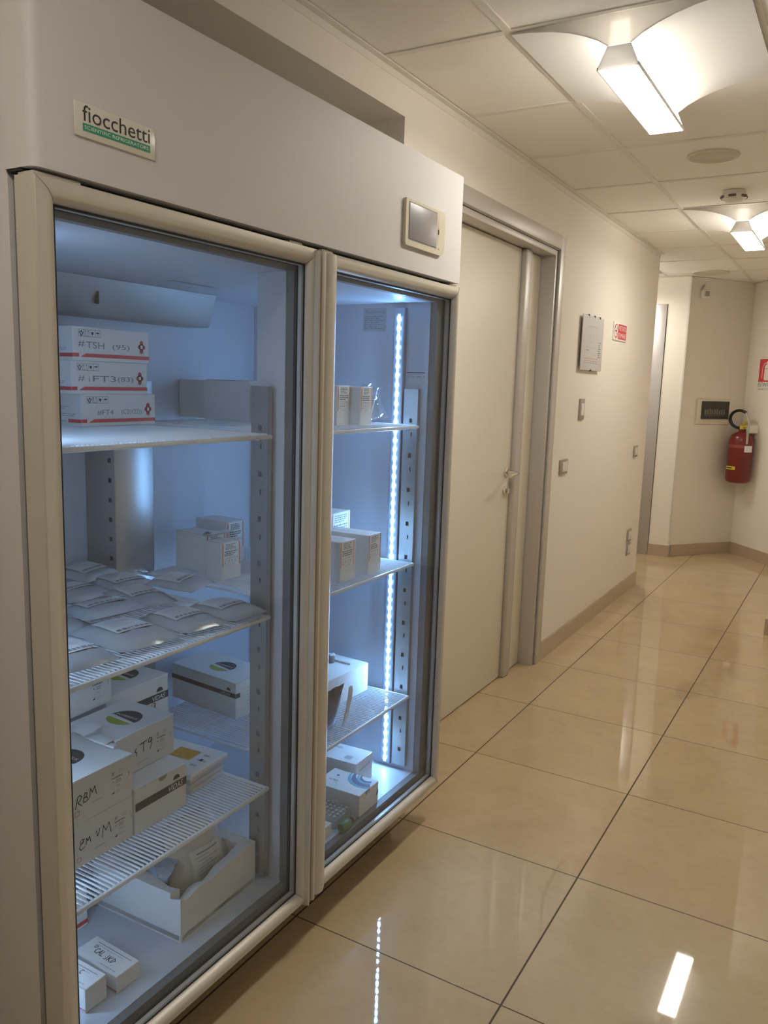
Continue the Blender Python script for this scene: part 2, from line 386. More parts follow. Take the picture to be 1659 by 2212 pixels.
# ------------------------------------------------------------------ ceiling lamps
L_BOT = EM('lamp_diffuser', LAMP_COL, LAMP_DIFF); L_SIDE = EM('lamp_side', LAMP_COL, LAMP_SIDE)
L_BOT3 = EM('lamp_diffuser_strong', LAMP_COL, LAMP_DIFF*1.15); L_SIDE3 = EM('lamp_side_strong', LAMP_COL, LAMP_SIDE*1.15)
L_BOT2 = EM('added_lamp_diffuser', LAMP_COL, LAMP_DIFF*LAMP_ADDED); L_SIDE2 = EM('added_lamp_side', LAMP_COL, LAMP_SIDE*LAMP_ADDED)
def TRANSLUCENT(name, col, f):
    mt = bpy.data.materials.new(name); nt, N, L = nodes_of(mt); MATS[name] = mt; N.remove(N['Principled BSDF'])
    d = N.new('ShaderNodeBsdfDiffuse'); d.inputs[0].default_value = (*col, 1); t = N.new('ShaderNodeBsdfTranslucent'); t.inputs[0].default_value = (*col, 1)
    mx = N.new('ShaderNodeMixShader'); mx.inputs[0].default_value = f; L.new(d.outputs[0], mx.inputs[1]); L.new(t.outputs[0], mx.inputs[2]); L.new(mx.outputs[0], N['Material Output'].inputs['Surface']); return mt
WING = TRANSLUCENT('lamp_wing', (.93, .91, .87), .15); ENDP = TRANSLUCENT('lamp_plate', (.80, .78, .75), .30); CAPM = TRANSLUCENT('lamp_cap', (.80, .78, .75), .07)
def ceiling_lamp(label):
    t = thing('ceiling_lamp', label, 'ceiling lamp', (0,0,H))
    C = .302; prof = [(.006,-.006),(.06,-.010),(.12,-.018),(.17,-.030),(.21,-.044),(.245,-.060),(.274,-.079)]
    n = len(prof)
    pl = MB(); pl.box((.012,.012,-.002), (.588,.588,.03), ENDP); pl.build('back_plate', t)
    for sgn in (0, 1):
        g = (lambda x: x) if not sgn else (lambda x: .604-x)
        wv = MB(); vs = []
        for k, dz in ((0, 0), (1, .003)):
            for y in (.004, .598):
                for x, z in prof: vs.append((g(x), y, z+dz))
        fs = []
        for i in range(n-1):
            fs += [(i, i+1, n+i+1, n+i), (2*n+i, 3*n+i, 3*n+i+1, 2*n+i+1), (i, 2*n+i, 2*n+i+1, i+1), (n+i, n+i+1, 3*n+i+1, 3*n+i)]
        fs += [(n-1, 3*n-1, 4*n-1, 2*n-1), (0, n, 3*n, 2*n)]
        wv.add(vs, fs, WING, True); wv.build('wing', t)
    for y in (.006, .594):
        ep = MB(); q = [(x, y, z+.002) for x, z in prof] + [(.604-x, y, z+.002) for x, z in prof[::-1]]; ep.prism(q + [(.59, y, 0), (.014, y, 0)], (0, .0015 if y > .3 else -.0015, 0), ENDP)
        ep.build('end_plate', t)
    bx = MB()
    bx.prism([(.278, .008, -.02), (.326, .008, -.02), (.330, .008, -.079), (.352, .008, -.128), (.252, .008, -.128), (.274, .008, -.079)], (0, .586, 0), L_SIDE)
    for y in (.002, .594):
        bx.prism([(.332, y, -.079), (.356, y, -.133), (.248, y, -.133), (.272, y, -.079)], (0, .006, 0), CAPM)
    for x in (.2485, .3525): bx.box((x, .002, -.134), (x+.003, .6, -.126), CAPM)
    bx.build('lamp_housing', t)
    df = MB(); df.rbox((.2525, .008, -.1345), (.3515, .594, -.1295), L_BOT, .001); df.build('diffuser', t)
    return t
lampA = ceiling_lamp('ceiling lamp with two curved white wings, nearest one above the corridor')
places = [(0, 0, None), (0, 4, 'winged ceiling lamp further down the corridor just beyond the smoke detector'), (-2, 7, 'winged ceiling lamp round the corner above the grey far door'),
          (0, -4, 'added winged ceiling lamp above the near end of the refrigerator, outside the picture')]  # unseen lamp added to brighten the header and refrigerator side
for i, j, lb in places:
    o = lampA if lb is None else copy_tree(lampA)
    if lb: o['label'] = lb
    o['group'] = 'winged lamps in the ceiling'
    o.location = (XC+i*P6, YC+j*P6, H)
    if j in (-4, 7):                          # these lamps burn at other levels
        B2, S2 = (L_BOT2, L_SIDE2) if j == -4 else (L_BOT3, L_SIDE3)
        for ch in [x for x in bpy.data.objects if x.parent == o]:
            if any(mt in (L_BOT, L_SIDE) for mt in ch.data.materials):
                ch.data = ch.data.copy()
                for k, mt in enumerate(ch.data.materials):
                    if mt == L_BOT: ch.data.materials[k] = B2
                    if mt == L_SIDE: ch.data.materials[k] = S2

# smoke detector, ceiling discs
PLAST = M('white_plastic', (.80, .78, .73), .4, var=0); VENT = M('dark_plastic', (.16, .15, .14), .7, var=0); DISC = M('speaker_disc', (.70, .66, .54), .6, var=.05, scale=300)  # VENT is plain dark plastic for slots, caps and vial
def disc_thing(name, label, cat, x, y, prof, group=None, extra=None):
    mb = MB(); mb.lathe([(r, -h) for r, h in prof], PLAST if name == 'smoke_detector' else DISC, (0,0,0), (0,0,1), 40)
    o = mb.build(name); o.location = (x, y, H); tag(o, label, cat, group); return o
sd = disc_thing('smoke_detector', 'round white smoke detector on the ceiling before the second lamp', 'smoke detector', .70, 4.30, [(.0,-.002),(.05,-.002),(.052,.012),(.058,.016),(.056,.03),(.038,.044),(.0,.046)])
for k in range(6):
    a = math.radians(30+60*k); sl = MB(); ca_, sa_ = math.cos(a), math.sin(a)
    T = Matrix.Translation((ca_*.0555, sa_*.0555, -.026)) @ Matrix.Rotation(a, 4, 'Z')
    sl.rbox((-.004,-.017,-.006), (.004,.017,.006), VENT, .002, 1, T); sl.build('vent_slot', sd)
def speaker(label, x, y, R):
    o = disc_thing('ceiling_speaker', label, 'ceiling speaker', x, y, [(.0,-.006),(R,-.006),(R,.003),(R*.9,.006),(R*.86,.004),(.0,.004)], 'round discs set in the ceiling')
    g = MB(); g.face((0,0,-.0045), (1,0,0), (0,-1,0))
    for q in (.25, .45, .65, .8): g.ring(0, 0, R*q, R*q+.004, DISC, 2)
    g.build('grille', o); return o
speaker('round cream ceiling disc between the nearest lamp and the smoke detector', .705, 3.64, .10)
speaker('round ceiling disc beyond the second lamp near the far corner', .17, 7.05, .14)

# ------------------------------------------------------------------ things on the left wall (local X out of the wall, Y to the right)
def plate(label, name, cat, y, z, w_, h_, group, kind):
    t = thing(name, label, cat, (0, y, z), 0, group)
    b = MB(); b.rbox((0, 0, 0), (.009, w_, h_), M('switch_bezel', (.40, .36, .31), .4, .3), .002); b.build('bezel', t)
    if kind == 'switch':
        k = MB(); k.rbox((.006, w_*.26, h_*.16), (.0125, w_*.86, h_*.84), PLAST, .0015); k.face((.0125, 0, 0), (0,1,0), (0,0,1)); k.rect(w_*.56, h_*.18, w_*.57, h_*.82, GREY); k.build('rocker', t)
    else:
        k = MB(); k.rbox((.006, w_*.25, h_*.20), (.011, w_*.85, h_*.78), PLAST, .0015)
        for i in range(6): k.face((.011, 0, 0), (0,1,0), (0,0,1)); k.rect(w_*.3, h_*(.25+i*.085), w_*.8, h_*(.253+i*.085), LGREY)
        k.build('button_panel', t)
    return t
plate('white rocker switch in a brown bezel right beside the door frame', 'light_switch', 'light switch', 4.100, .970, .122, .078, 'wall switches', 'switch')
plate('white rocker switch at hand height near the wall corner below the red sign', 'light_switch', 'light switch', 5.676, .963, .105, .077, 'wall switches', 'switch')
plate('upper of the two low switch plates above the skirting near the wall corner', 'light_switch', 'light switch', 5.680, .368, .112, .084, 'wall switches', 'switch')
plate('lower of the two low switch plates above the skirting near the wall corner', 'light_switch', 'light switch', 5.693, .270, .098, .084, 'wall switches', 'switch')
plate('tall narrow control plate with white buttons below the framed plan', 'wall_control', 'wall control', 4.372, 1.249, .083, .114, None, 'control')
t = thing('framed_plan', 'unframed glass clip holder with a faint floor plan sheet on the wall by the door', 'framed plan', (0, 4.292, 1.517))
PAPER = M('plan_paper', (.66, .64, .64), .35, var=.01)
b = MB(); b.box((.004, .02, .02), (.014, .372, .27), M('backing_board', (.20, .16, .12), .7)); b.build('backing_board', t)
b = MB(); b.rbox((.014, 0, 0), (.019, .390, .290), PAPER, .001)
b.face((.019, 0, 0), (0,1,0), (0,0,1))
for (a0, b0, a1, b1) in ((.09,.12,.27,.235), (.13,.15,.20,.235), (.20,.12,.27,.18), (.09,.12,.15,.18), (.16,.19,.24,.235)): b.frame(a0, b0, a1, b1, .0012, LGREY)
b.lines(.305, .07, .355, .16, 8, GREY, seed=4); b.rect(.08, .105, .13, .109, GREY); b.rect(.05, .062, .31, .064, ORNG); b.lines(.05, .035, .30, .055, 2, LGREY, seed=2)
b.build('sheet', t)
for (y, z) in ((.09, .288), (.20, .288), (.30, .288), (.18, .0)):
    c = MB(); c.rbox((.012, y, z-.004), (.022, y+.010, z+.006), DARK, .001); c.build('clip', t)
t = thing('no_smoking_sign', 'red and white sign reading VIETATO FUMARE with a no smoking symbol', 'sign', (0, 4.94, 1.712))
b = MB(); b.rbox((0, 0, 0), (.007, .305, .107), WHITE, .001); b.face((.007, 0, 0), (0,1,0), (0,0,1))
b.rect(.098, .009, .292, .098, RED); b.text('VIETATO', .108, .060, .028, WHITE, 2, .172); b.text('FUMARE', .110, .018, .028, WHITE, 2, .168)
b.ring(.052, .054, .034, .042, RED); b.stroke([(.026, .078), (.078, .030)], .007, RED, 2); b.rect(.028, .05, .07, .057, BLACK); b.stroke([(.07, .058), (.076, .068), (.068, .078)], .003, BLACK)
b.build('sign_face', t)

# ------------------------------------------------------------------ far walls
def wall_rot(a, b): d = (b-a).normalized(); return math.atan2(-d.x, d.y), d
r1, dd1 = wall_rot(PA, PB); r2, dd2 = wall_rot(PB, PC)
p = PA + dd1*.155
t = thing('fuse_panel', 'cream electrical panel with a smoked window on the far diagonal wall', 'electrical panel', (p.x, p.y, 1.148), r1)
b = MB(); b.rbox((0, 0, 0), (.018, .36, .215), M('cream_plastic', (.72, .66, .54), .45, var=0), .006, 3); b.build('frame', t)
b = MB(); b.rbox((.014, .045, .045), (.026, .345, .198), M('smoked_window', (.045, .04, .034), .12, var=.3, scale=20), .003); b.face((.026, 0, 0), (0,1,0), (0,0,1))
for k in range(9): b.rect(.075+k*.026, .085, .092+k*.026, .125+.004*(k % 3), M('breaker', (.16, .15, .13), .5, var=0))
b.lines(.07, .07, .32, .08, 1, M('breaker', (0,0,0)), seed=3)
b.build('window', t)
p = PA + dd1*.07
t = thing('siren', 'small white alarm box with a bracket high on the far diagonal wall', 'alarm', (p.x, p.y, 2.19), r1)
b = MB(); b.rbox((0, .02, .0), (.035, .10, .07), PLAST, .006); b.build('housing', t)
b = MB(); b.rbox((.034, .04, .02), (.042, .085, .06), M('grey_plastic', (.35, .32, .28), .5, var=0), .003); b.build('sounder', t)
b = MB(); b.tube([(.0, .05, .10), (.03, .03, .105), (.05, -.005, .09), (.05, -.02, .06)], .009, M('grey_plastic', (0,0,0)), 8); b.build('bracket', t)
p = PB + dd2*.155
t = thing('extinguisher_sign', 'red and white sign with an extinguisher symbol reading ESTINTORE', 'sign', (p.x, p.y, 1.44), r2)
b = MB(); b.rbox((0, 0, 0), (.003, .25, .28), WHITE, .0008); b.face((.003, 0, 0), (0,1,0), (0,0,1))
b.rect(.012, .082, .238, .272, RED)
b.poly([(.085,.095), (.155,.095), (.160,.11), (.160,.205), (.150,.225), (.090,.225), (.080,.205), (.080,.11)], WHITE, 2); b.rect(.105, .225, .135, .245, WHITE, 2); b.rect(.10, .245, .165, .252, WHITE, 2)
b.stroke([(.108,.24), (.075,.235), (.058,.21), (.052,.16), (.055,.115)], .006, WHITE, 2); b.rect(.08, .19, .16, .193, RED, 3)
b.text('ESTINTORE', .014, .044, .032, BLACK, 1, .222); b.lines(.02, .012, .2, .034, 2, LGREY, seed=6)
b.build('sign_face', t)
# fire extinguisher hanging from its bracket
REDP = M('extinguisher_red', (.17, .012, .010), .28, var=.03, coat=.3); YEL = M('yellow_paint', (.62, .55, .06), .4, var=.05)
p = PB + dd2*.172
t = thing('fire_extinguisher', 'red fire extinguisher with a black hose loop hanging on the far corner wall', 'fire extinguisher', (p.x, p.y, .655), r2)
b = MB(); b.lathe([(.0,.0),(.075,.0),(.094,.012),(.100,.03),(.100,.355),(.094,.39),(.075,.418),(.045,.434),(.03,.44),(.03,.462),(.0,.462)], REDP, (.112,0,0), (0,0,1), 36)
cyl = b.build('cylinder', t)
b = MB()
def wrap(mb, a0, a1, z0, z1, mat, R=.1006, n=10):
    vs = []
    for k in range(n+1):
        a = math.radians(a0+(a1-a0)*k/n); vs += [(.112+R*math.cos(a), R*math.sin(a), z0), (.112+R*math.cos(a), R*math.sin(a), z1)]
    mb.add(vs, [(2*k, 2*k+2, 2*k+3, 2*k+1) for k in range(n)], mat, True)
wrap(b, -34, 38, .115, .145, YEL); wrap(b, -15, 22, .125, .135, BLACK, .1009); b.build('label_band', t)
b = MB(); wrap(b, -34, 72, .305, .330, M('pale_red', (.30, .07, .06), .4, var=0)); b.build('upper_band', t)
b = MB(); wrap(b, 72, 118, .27, .325, WHITE, .1012); b.build('inspection_tag', t)
b = MB(); b.lathe([(.0,.0),(.022,.0),(.024,.03),(.016,.04),(.0,.04)], YEL, (.112,0,.455), (0,0,1), 16); b.tube([(.112,0,.485), (.12,.03,.51), (.13,.085,.535)], .011, YEL, 8); b.tube([(.112,0,.475), (.12,.04,.485), (.13,.10,.49)], .009, YEL, 8); b.tube([(.112, -.02, .47), (.112, -.05, .475)], .012, YEL, 8); b.build('valve', t)
b = MB()
pts = []
for k in range(25):
    a = math.radians(-75 - k*(235/24)); pts.append((.118+.03*math.sin(k/24*3), -.045+.105*math.cos(a)+.02, .545+.075*math.sin(a)))
pts[0] = (.114, -.05, .474)
b.tube(pts, .0125, M('hose_rubber', (.02,.02,.02), .4), 10); b.build('hose', t)
b = MB(); b.tube([pts[-1], (.125, .095, .52), (.13, .10, .46), (.128, .10, .34)], .009, M('nozzle_grey', (.45,.43,.38), .4, var=0), 8); b.build('nozzle', t)
b = MB(); b.rbox((0, -.04, .38), (.016, .04, .5), M('bracket_steel', (.5,.48,.45), .4, .5), .003); b.rbox((.0, .04, .43), (.10, .06, .50), PLAST, .01); b.build('bracket', t)

# ------------------------------------------------------------------ the refrigerator
FX, FY0, FY1, FYM = .265, .808, 2.252, 1.526      # front of the doors, left end, right end, middle
FO = Vector((-.16, 1.53, 0))
fr = thing('refrigerator', 'large grey two-door glass-fronted laboratory refrigerator standing in the wall niche', 'refrigerator', FO)
def fb(mb, name, parent=None):
    if parent is None: return mb.build(name, fr, FO)
    return mb.build(name, parent, FO)
CB = .199                                          # front of the carcass
IY0, IY1, IX, IZ0, IZ1 = .872, 2.200, -.47, .172, 1.656
mb = MB()
mb.box((-.535, FY0+.004, .12), (IX, FY1-.004, 2.0), PAINT); mb.box((IX, FY0+.004, .12), (CB, IY0, 2.0), PAINT); mb.box((IX, IY1, .12), (CB, FY1-.004, 2.0), PAINT)
mb.box((IX, IY0, IZ1), (CB, IY1, 2.0), PAINT); mb.box((IX, IY0, .12), (CB, IY1, IZ0), PAINT)
fb(mb, 'carcass')
mb = MB(); e = .0008
for a, b in (((IX, IY0, IZ0), (IX+e, IY1, IZ1)), ((IX, IY0, IZ0), (CB-.0002, IY0+e, IZ1)), ((IX, IY1-e, IZ0), (CB-.0002, IY1, IZ1)), ((IX, IY0, IZ1-e), (CB-.0002, IY1, IZ1)), ((IX, IY0, IZ0), (CB-.0002, IY1, IZ0+e))): mb.box(a, b, LINER)
MUL0, MUL1 = 1.497, 1.578
mb.rbox((.115, MUL0, IZ0), (CB-.0005, MUL1, IZ1), LINER, .004)
# rating plate and fill mark on the right-hand inner wall
mb.face((0, IY1-e, 0), (1,0,0), (0,0,1)); mb.fr = (mb.fr[0], Vector((1,0,0)), Vector((0,0,1)))
RP = M('rating_plate', (.40, .43, .47), .5, var=.05)
mb.rect(-.035, 1.572, .048, 1.642, RP, 1); mb.text('fiocchetti', -.026, 1.626, .010, GREY, 2, .05); mb.text('CE', .028, 1.626, .009, GREY, 2); mb.lines(-.03, 1.577, .04, 1.620, 7, GREY, 2, seed=9)
mb.rect(.127, 1.4475, .188, 1.4500, BLACK, 1); mb.text('Max. Level', .139, 1.4345, .0075, GREY, 1, .038); mb.text('V', .130, 1.433, .008, GREY, 1); mb.text('V', .182, 1.433, .008, GREY, 1)
fb(mb, 'liner')
mb = MB()
for (x, y) in ((.12, .9), (.12, 2.16), (-.45, .9), (-.45, 2.16)): mb.lathe([(.0,.0),(.02,.0),(.024,.03),(.024,.09),(.015,.12),(.0,.12)], DARK, (x, y, 0), (0,0,1), 14)
mb.box((.06, FY0+.03, .015), (.075, FY1-.03, .12), M('plinth_grey', (.08,.075,.07), .6)); 
fb(mb, 'plinth')
# header box with rounded vertical edges
HZ0, HZ1 = 1.712, 2.012
mb = MB(); R = .017; pts = [(CB, FY0)]
for k in range(7): a = math.radians(-90+90*k/6); pts.append((FX-R+R*math.cos(a), FY0+R+R*math.sin(a)))
for k in range(7): a = math.radians(90*k/6); pts.append((FX-.004+.004*math.cos(a), FY1-.004+.004*math.sin(a)))
pts.append((CB, FY1))
mb.prism([(x, y, HZ0) for x, y in pts], (0,0,HZ1-HZ0), PAINT, True); mb.box((-.3, FY0+.02, HZ1-.013), (CB+.005, FY1-.02, HZ1-.004), PAINT)
hdr = fb(mb, 'header_panel')
# badge
BADGE = M('badge_cream', (.70, .67, .58), .25, var=0); GRN = M('badge_green', (.02, .30, .16), .4, var=0)
mb = MB()
mb.rbox((FX, .880, 1.772), (FX+.0035, 1.042, 1.822), BADGE, .0035, 2)
mb.face((FX+.0035, .880, 1.772), (0,1,0), (0,0,1))
mb.text('fiocchetti', .014, .0235, .0235, M('badge_ink', (.03,.02,.025), .4, var=0), 1, .136)
mb.rect(.014, .0095, .150, .0205, GRN); mb.text('SCIENTIFIC REFRIGERATORS', .017, .0125, .0052, WHITE, 2, .129)
tag(fb(mb, 'badge', hdr), 'cream badge with dark lettering over a green strip')
# display
DISP = M('display_bezel', (.66, .61, .47), .3, var=0); SCR = M('display_screen', (.30, .285, .285), .32, var=.06, scale=15)
mb = MB()
q = [(0,.0)]; y0, z0, y1, z1 = 1.898, 1.770, 2.124, 1.887
pts = []
for (cyy, czz, a0) in ((y0+.008, z0+.008, 180), (y1-.024, z0+.024, 270), (y1-.010, z1-.010, 0), (y0+.006, z1-.006, 90)):
    rr = {180:.008, 270:.024, 0:.010, 90:.006}[a0]
    for k in range(6): a = math.radians(a0+18*k); pts.append((FX, cyy+rr*math.cos(a), czz+rr*math.sin(a)))
mb.prism(pts, (.009,0,0), DISP)
dsp = fb(mb, 'display', hdr)
mb = MB(); mb.rbox((FX+.0095, y0+.018, z0+.018), (FX+.0105, y0+.172, z1-.010), SCR, .0003); mb.face((FX+.0093, y0, z0), (0,1,0), (0,0,1)); mb.frame(.0155, .0155, .1745, .1095, .0025, GREY, 1)
mb.rect(.183, .030, .1842, .104, LGREY); mb.poly([(.183,.055), (.187,.052), (.189,.060), (.187,.069), (.183,.066)], BLACK, 2); mb.disc(.190, .016, .0018, BLACK, 1, n=8); mb.stroke([(.184,.022), (.190,.024), (.195,.030)], .0016, WHITE)
fb(mb, 'display_screen', hdr)
# evaporator box and vents in the left bay
mb = MB()
mb.prism([(-.345, .93, 1.654), (-.372, .93, 1.568), (-.378, .93, 1.562), (-.468, .93, 1.562), (-.468, .93, 1.654)], (0, .945, 0), STEEL2)
mb.rbox((-.3645, 1.446, 1.590), (-.352, 1.451, 1.622), DARK, .002)
fb(mb, 'cooling_unit_cover')
mb = MB(); mb.face((0, 0, IZ1-e), (1,0,0), (0,-1,0))
for k in range(12): mb.rect(-.215, -(1.712-k*.014), -.195, -(1.704-k*.014), GREY)
fb(mb, 'air_slots')
# LED strips
L_R = EM('led_right', LED_COL, LED_R); L_L = EM('led_left', LED_COL_L, LED_L)
BLOOM = EM("bloom_tape", LED_COL, 3.0)  # glow added between the diodes to imitate their bloom
PROF = M('led_profile', (.30, .33, .38), .3, .5)
def led_strip(y, sg, emat, nm, xc=.103):
    mb = MB(); mb.rbox((xc-.019, y, .185), (xc+.019, y+sg*.017, 1.640), PROF, .002); o = fb(mb, nm)
    tp = MB(); tp.rbox((xc-.005, y+sg*.0171, .190), (xc+.005, y+sg*.0182, 1.622), BLOOM, .0003); fb(tp, 'bloom_tape', o)
    first = None
    for k in range(51):
        z = .203 + k*.0281
        if first is None:
            d = MB(); bm = bmesh.new(); bmesh.ops.create_uvsphere(bm, u_segments=10, v_segments=6, radius=1)
            for v in bm.verts: v.co = Vector((v.co.x*.0052, v.co.y*.0042, v.co.z*.0105))
            d.addbm(bm, emat, None, True); first = d.build('diode', o); dd = first
        else:
            dd = first.copy(); COL.objects.link(dd); dd.parent = o
        dd.location = Vector((xc, y+sg*.018, z)) - FO
    return o
led_strip(IY1-e, -1, L_R, 'led_strip')
led_strip(IY0+e, 1, L_L, 'led_strip', .066)
# perforated shelf rails
def rail(x0, x1, y, sg, name='shelf_rail', z0=.19, z1=1.400, mat=STEEL, dp=.014):
    """channel with its web on the plane y, turned towards sg"""
    mb = MB(); t_ = .0015; yw = y+sg*dp; holes = []
    z = z0+.055; k = 0
    while z < z1-.06: holes.append((z, k % 2)); z += (.064 if k % 2 == 0 else .042); k += 1
    xs = [x0, x0+.013, x0+.019, x1-.019, x1-.013, x1]
    last = z0
    for hz, kd in holes:
        h = .013
        mb.box((x0, yw, last), (x1, yw+sg*t_, hz-h/2), mat)
        a = xs[1] if kd == 0 else xs[2]; b_ = xs[4]
        mb.box((x0, yw, hz-h/2), (a+.008, yw+sg*t_, hz+h/2), mat); mb.box((b_-.004, yw, hz-h/2), (x1, yw+sg*t_, hz+h/2), mat); last = hz+h/2
    mb.box((x0, yw, last), (x1, yw+sg*t_, z1), mat)
    mb.box((x0, y, z0), (x0+t_, yw, z1), mat); mb.box((x1-t_, y, z0), (x1, yw, z1), mat)
    return fb(mb, name)
rail(.122, .170, MUL0-.010, -1); rail(.122, .170, MUL1, 1); rail(.128, .176, IY1-e, -1); rail(.128, .176, IY0+e, 1, dp=.003)
rail(-.44, -.392, IY0+e, 1); rail(-.44, -.392, IY1-e, -1)
mb = MB(); mb.rbox((IX+e, 1.488, .19), (-.354, 1.626, 1.403), STEEL, .003)
mb.face((IX, 1.488, 0), (1,0,0), (0,0,1))
for k in range(22): mb.rect(.092, .23+k*.053, .104, .242+k*.053, DARK)
fb(mb, 'rear_column')
# wire shelves
def shelf(y0, y1, z):
    mb = MB(); xf, xb = .182, -.352; r = .0042
    n = int((y1-y0)/.0105)
    for k in range(1, n):
        y = y0 + (y1-y0)*k/n; mb.tube([(xb, y, z-r*.6), (xf-.003, y, z-r*.6), (xf+.001, y, z-r*1.4), (xf+.001, y, z-.010)], .0021, WIRE, 6)
    mb.tube([(xb, y0, z-.008), (xf, y0, z-.008), (xf, y1, z-.008), (xb, y1, z-.008)], .0045, WIRE, 8, closed=True)
    for x in (-.2, 0): mb.tube([(x, y0, z-.010), (x, y1, z-.010)], .0035, WIRE, 8)
    mb.rbox((xf-.004, y0-.002, z-.013), (xf+.004, y1+.002, z-.003), WIRE, .003)
    o = fb(mb, 'wire_shelf')
    for x in (.14, -.40):
        for y, sg in ((y0, -1), (y1, 1)):
            c = MB(); c.rbox((x-.012, y-.004*sg, z-.020), (x+.012, y+.012*sg, z-.006), STEEL, .002); fb(c, 'shelf_clip', o)
    return o
ZS = (1.295, .871, .439)
for z in ZS: shelf(.902, 1.468, z); shelf(1.600, 2.180, z)
# doors: mitred moulded frame, two panes, gaskets
def door(y0, y1, z0, z1, wl_, wr_, wt, wb_, gl_, gr_):
    prof = [(0,.220),(0,.259),(.012,.2625),(.05,.2645),(.3,.2655),(.5,.2645),(.7,.2605),(.86,.2545),(1,.2450),(1,.232),(.9,.230),(.9,.220)]
    mb = MB(); vs = []
    for t_, x in prof: vs += [(x, y0+wl_*t_, z0+wb_*t_), (x, y1-wr_*t_, z0+wb_*t_), (x, y1-wr_*t_, z1-wt*t_), (x, y0+wl_*t_, z1-wt*t_)]
    n = len(prof); fs = []
    for i in range(n):
        j = (i+1) % n
        for k in range(4): fs.append((i*4+k, i*4+(k+1) % 4, j*4+(k+1) % 4, j*4+k))
    mb.add(vs, fs, FRAME, True)
    o = fb(mb, 'door')
    gy0, gy1, gz0, gz1 = y0+wl_, y1-wr_, z0+wb_, z1-wt
    # mitre joints
    mt = MB()
    for (ya, za, sy, sz) in ((y0, z0, 1, 1), (y1, z0, -1, 1), (y1, z1, -1, -1), (y0, z1, 1, -1)):
        ww = wl_ if sy > 0 else wr_; hh = wb_ if sz > 0 else wt
        pp = [(prof[k][1]+.0003, ya+sy*ww*prof[k][0], za+sz*hh*prof[k][0]) for k in range(2, 9)]
        mt.tube(pp, .0004, GREY, 4)
    fb(mt, 'mitre_joint', o)
    for xa, xb in ((.240, .2435), (.2265, .230)):
        g = MB(); g.box((xa, gy0-.006, gz0-.006), (xb, gy1+.006, gz1+.006), PANE); fb(g, 'glass_pane', o)
    sp = MB()
    for (a, b) in (((gy0-.006, gz0), (gy0+.003, gz1)), ((gy1-.003, gz0), (gy1+.006, gz1)), ((gy0+.003, gz0-.006), (gy1-.003, gz0+.003)), ((gy0+.003, gz1-.003), (gy1-.003, gz1+.006))):
        sp.box((.2302, a[0], a[1]), (.2398, b[0], b[1]), ALU)
    fb(sp, 'spacer_bar', o)
    gk = MB()
    iy0, iy1, iz0, iz1 = gy0-wl_*.1, gy1+wr_*.1, gz0-wb_*.1, gz1+wt*.1
    for (a, b) in (((iy0, iz0), (iy0+.0012, iz1)), ((iy1-.0012, iz0), (iy1, iz1)), ((iy0, iz0), (iy1, iz0+.0012)), ((iy0, iz1-.0012), (iy1, iz1))):
        gk.box((.2201, a[0], a[1]), (.2262, b[0], b[1]), M('gasket_grey', (.10, .105, .115), .5))
    for q, (xa, xb) in enumerate(((.2436, .2460), (.222, .2263))):
        w_ = .003
        for (a, b) in (((gy0, gz0), (gy0+w_, gz1)), ((gy1-w_, gz0), (gy1, gz1)), ((gy0, gz0), (gy1, gz0+w_)), ((gy0, gz1-w_), (gy1, gz1))):
            gk.box((xa, a[0], a[1]), (xb, b[0], b[1]), DARK)
    for (a, b) in (((y0+.012, z0+.006), (gl_, z1-.006)), ((gr_, z0+.006), (y1-.004, z1-.006)), ((gl_, z0+.006), (gr_, IZ0+.001)), ((gl_, IZ1-.001), (gr_, z1-.006))):
        gk.box((CB+.0015, a[0], a[1]), (.2198, b[0], b[1]), M('magnetic_gasket', (.17, .17, .17), .55))
    fb(gk, 'gasket', o)
    return o
DZ0, DZ1 = .130, 1.702
dl = door(FY0, 1.521, DZ0, DZ1, .0455, .019, .034, .024, IY0+.001, 1.4985)
drr = door(1.531, FY1, DZ0+.001, DZ1-.001, .080, .014, .034, .024, MUL1-.001, 2.202)
mb = MB(); pts = [(.232, 1.512), (.262, 1.512), (.274, 1.516), (.276, 1.5195), (.268, 1.5215), (.232, 1.5215)]; mb.prism([(x, y, DZ0-.006) for x, y in pts], (0,0,DZ1-DZ0+.002), FRAME, True)
fb(mb, 'grip_profile', dl)
mb = MB(); pts = [(.232, 1.530), (.270, 1.530), (.277, 1.533), (.277, 1.539), (.268, 1.545), (.266, 1.550), (.2705, 1.556), (.275, 1.566), (.275, 1.578), (.268, 1.595), (.250, 1.6105), (.232, 1.6105)]
mb.prism([(x, y, DZ0) for x, y in pts], (0,0,DZ1-DZ0-.004), FRAME, True); fb(mb, 'grip_profile', drr)
for dr_, ys in ((dl, (.812, 1.43)), (drr, (1.548, 2.20))):
    for y in ys:
        hgs = MB(); hgs.rbox((.222, y, DZ1-.001), (.258, y+(.085 if y < 1 else .046), DZ1+.0055), FRAME, .002); fb(hgs, 'hinge_plate', dr_)
mb = MB(); mb.rbox((.2, FY0+.002, HZ0-.004), (.235, FY1-.002, HZ0), DARK, .001); fb(mb, 'header_seal', hdr)

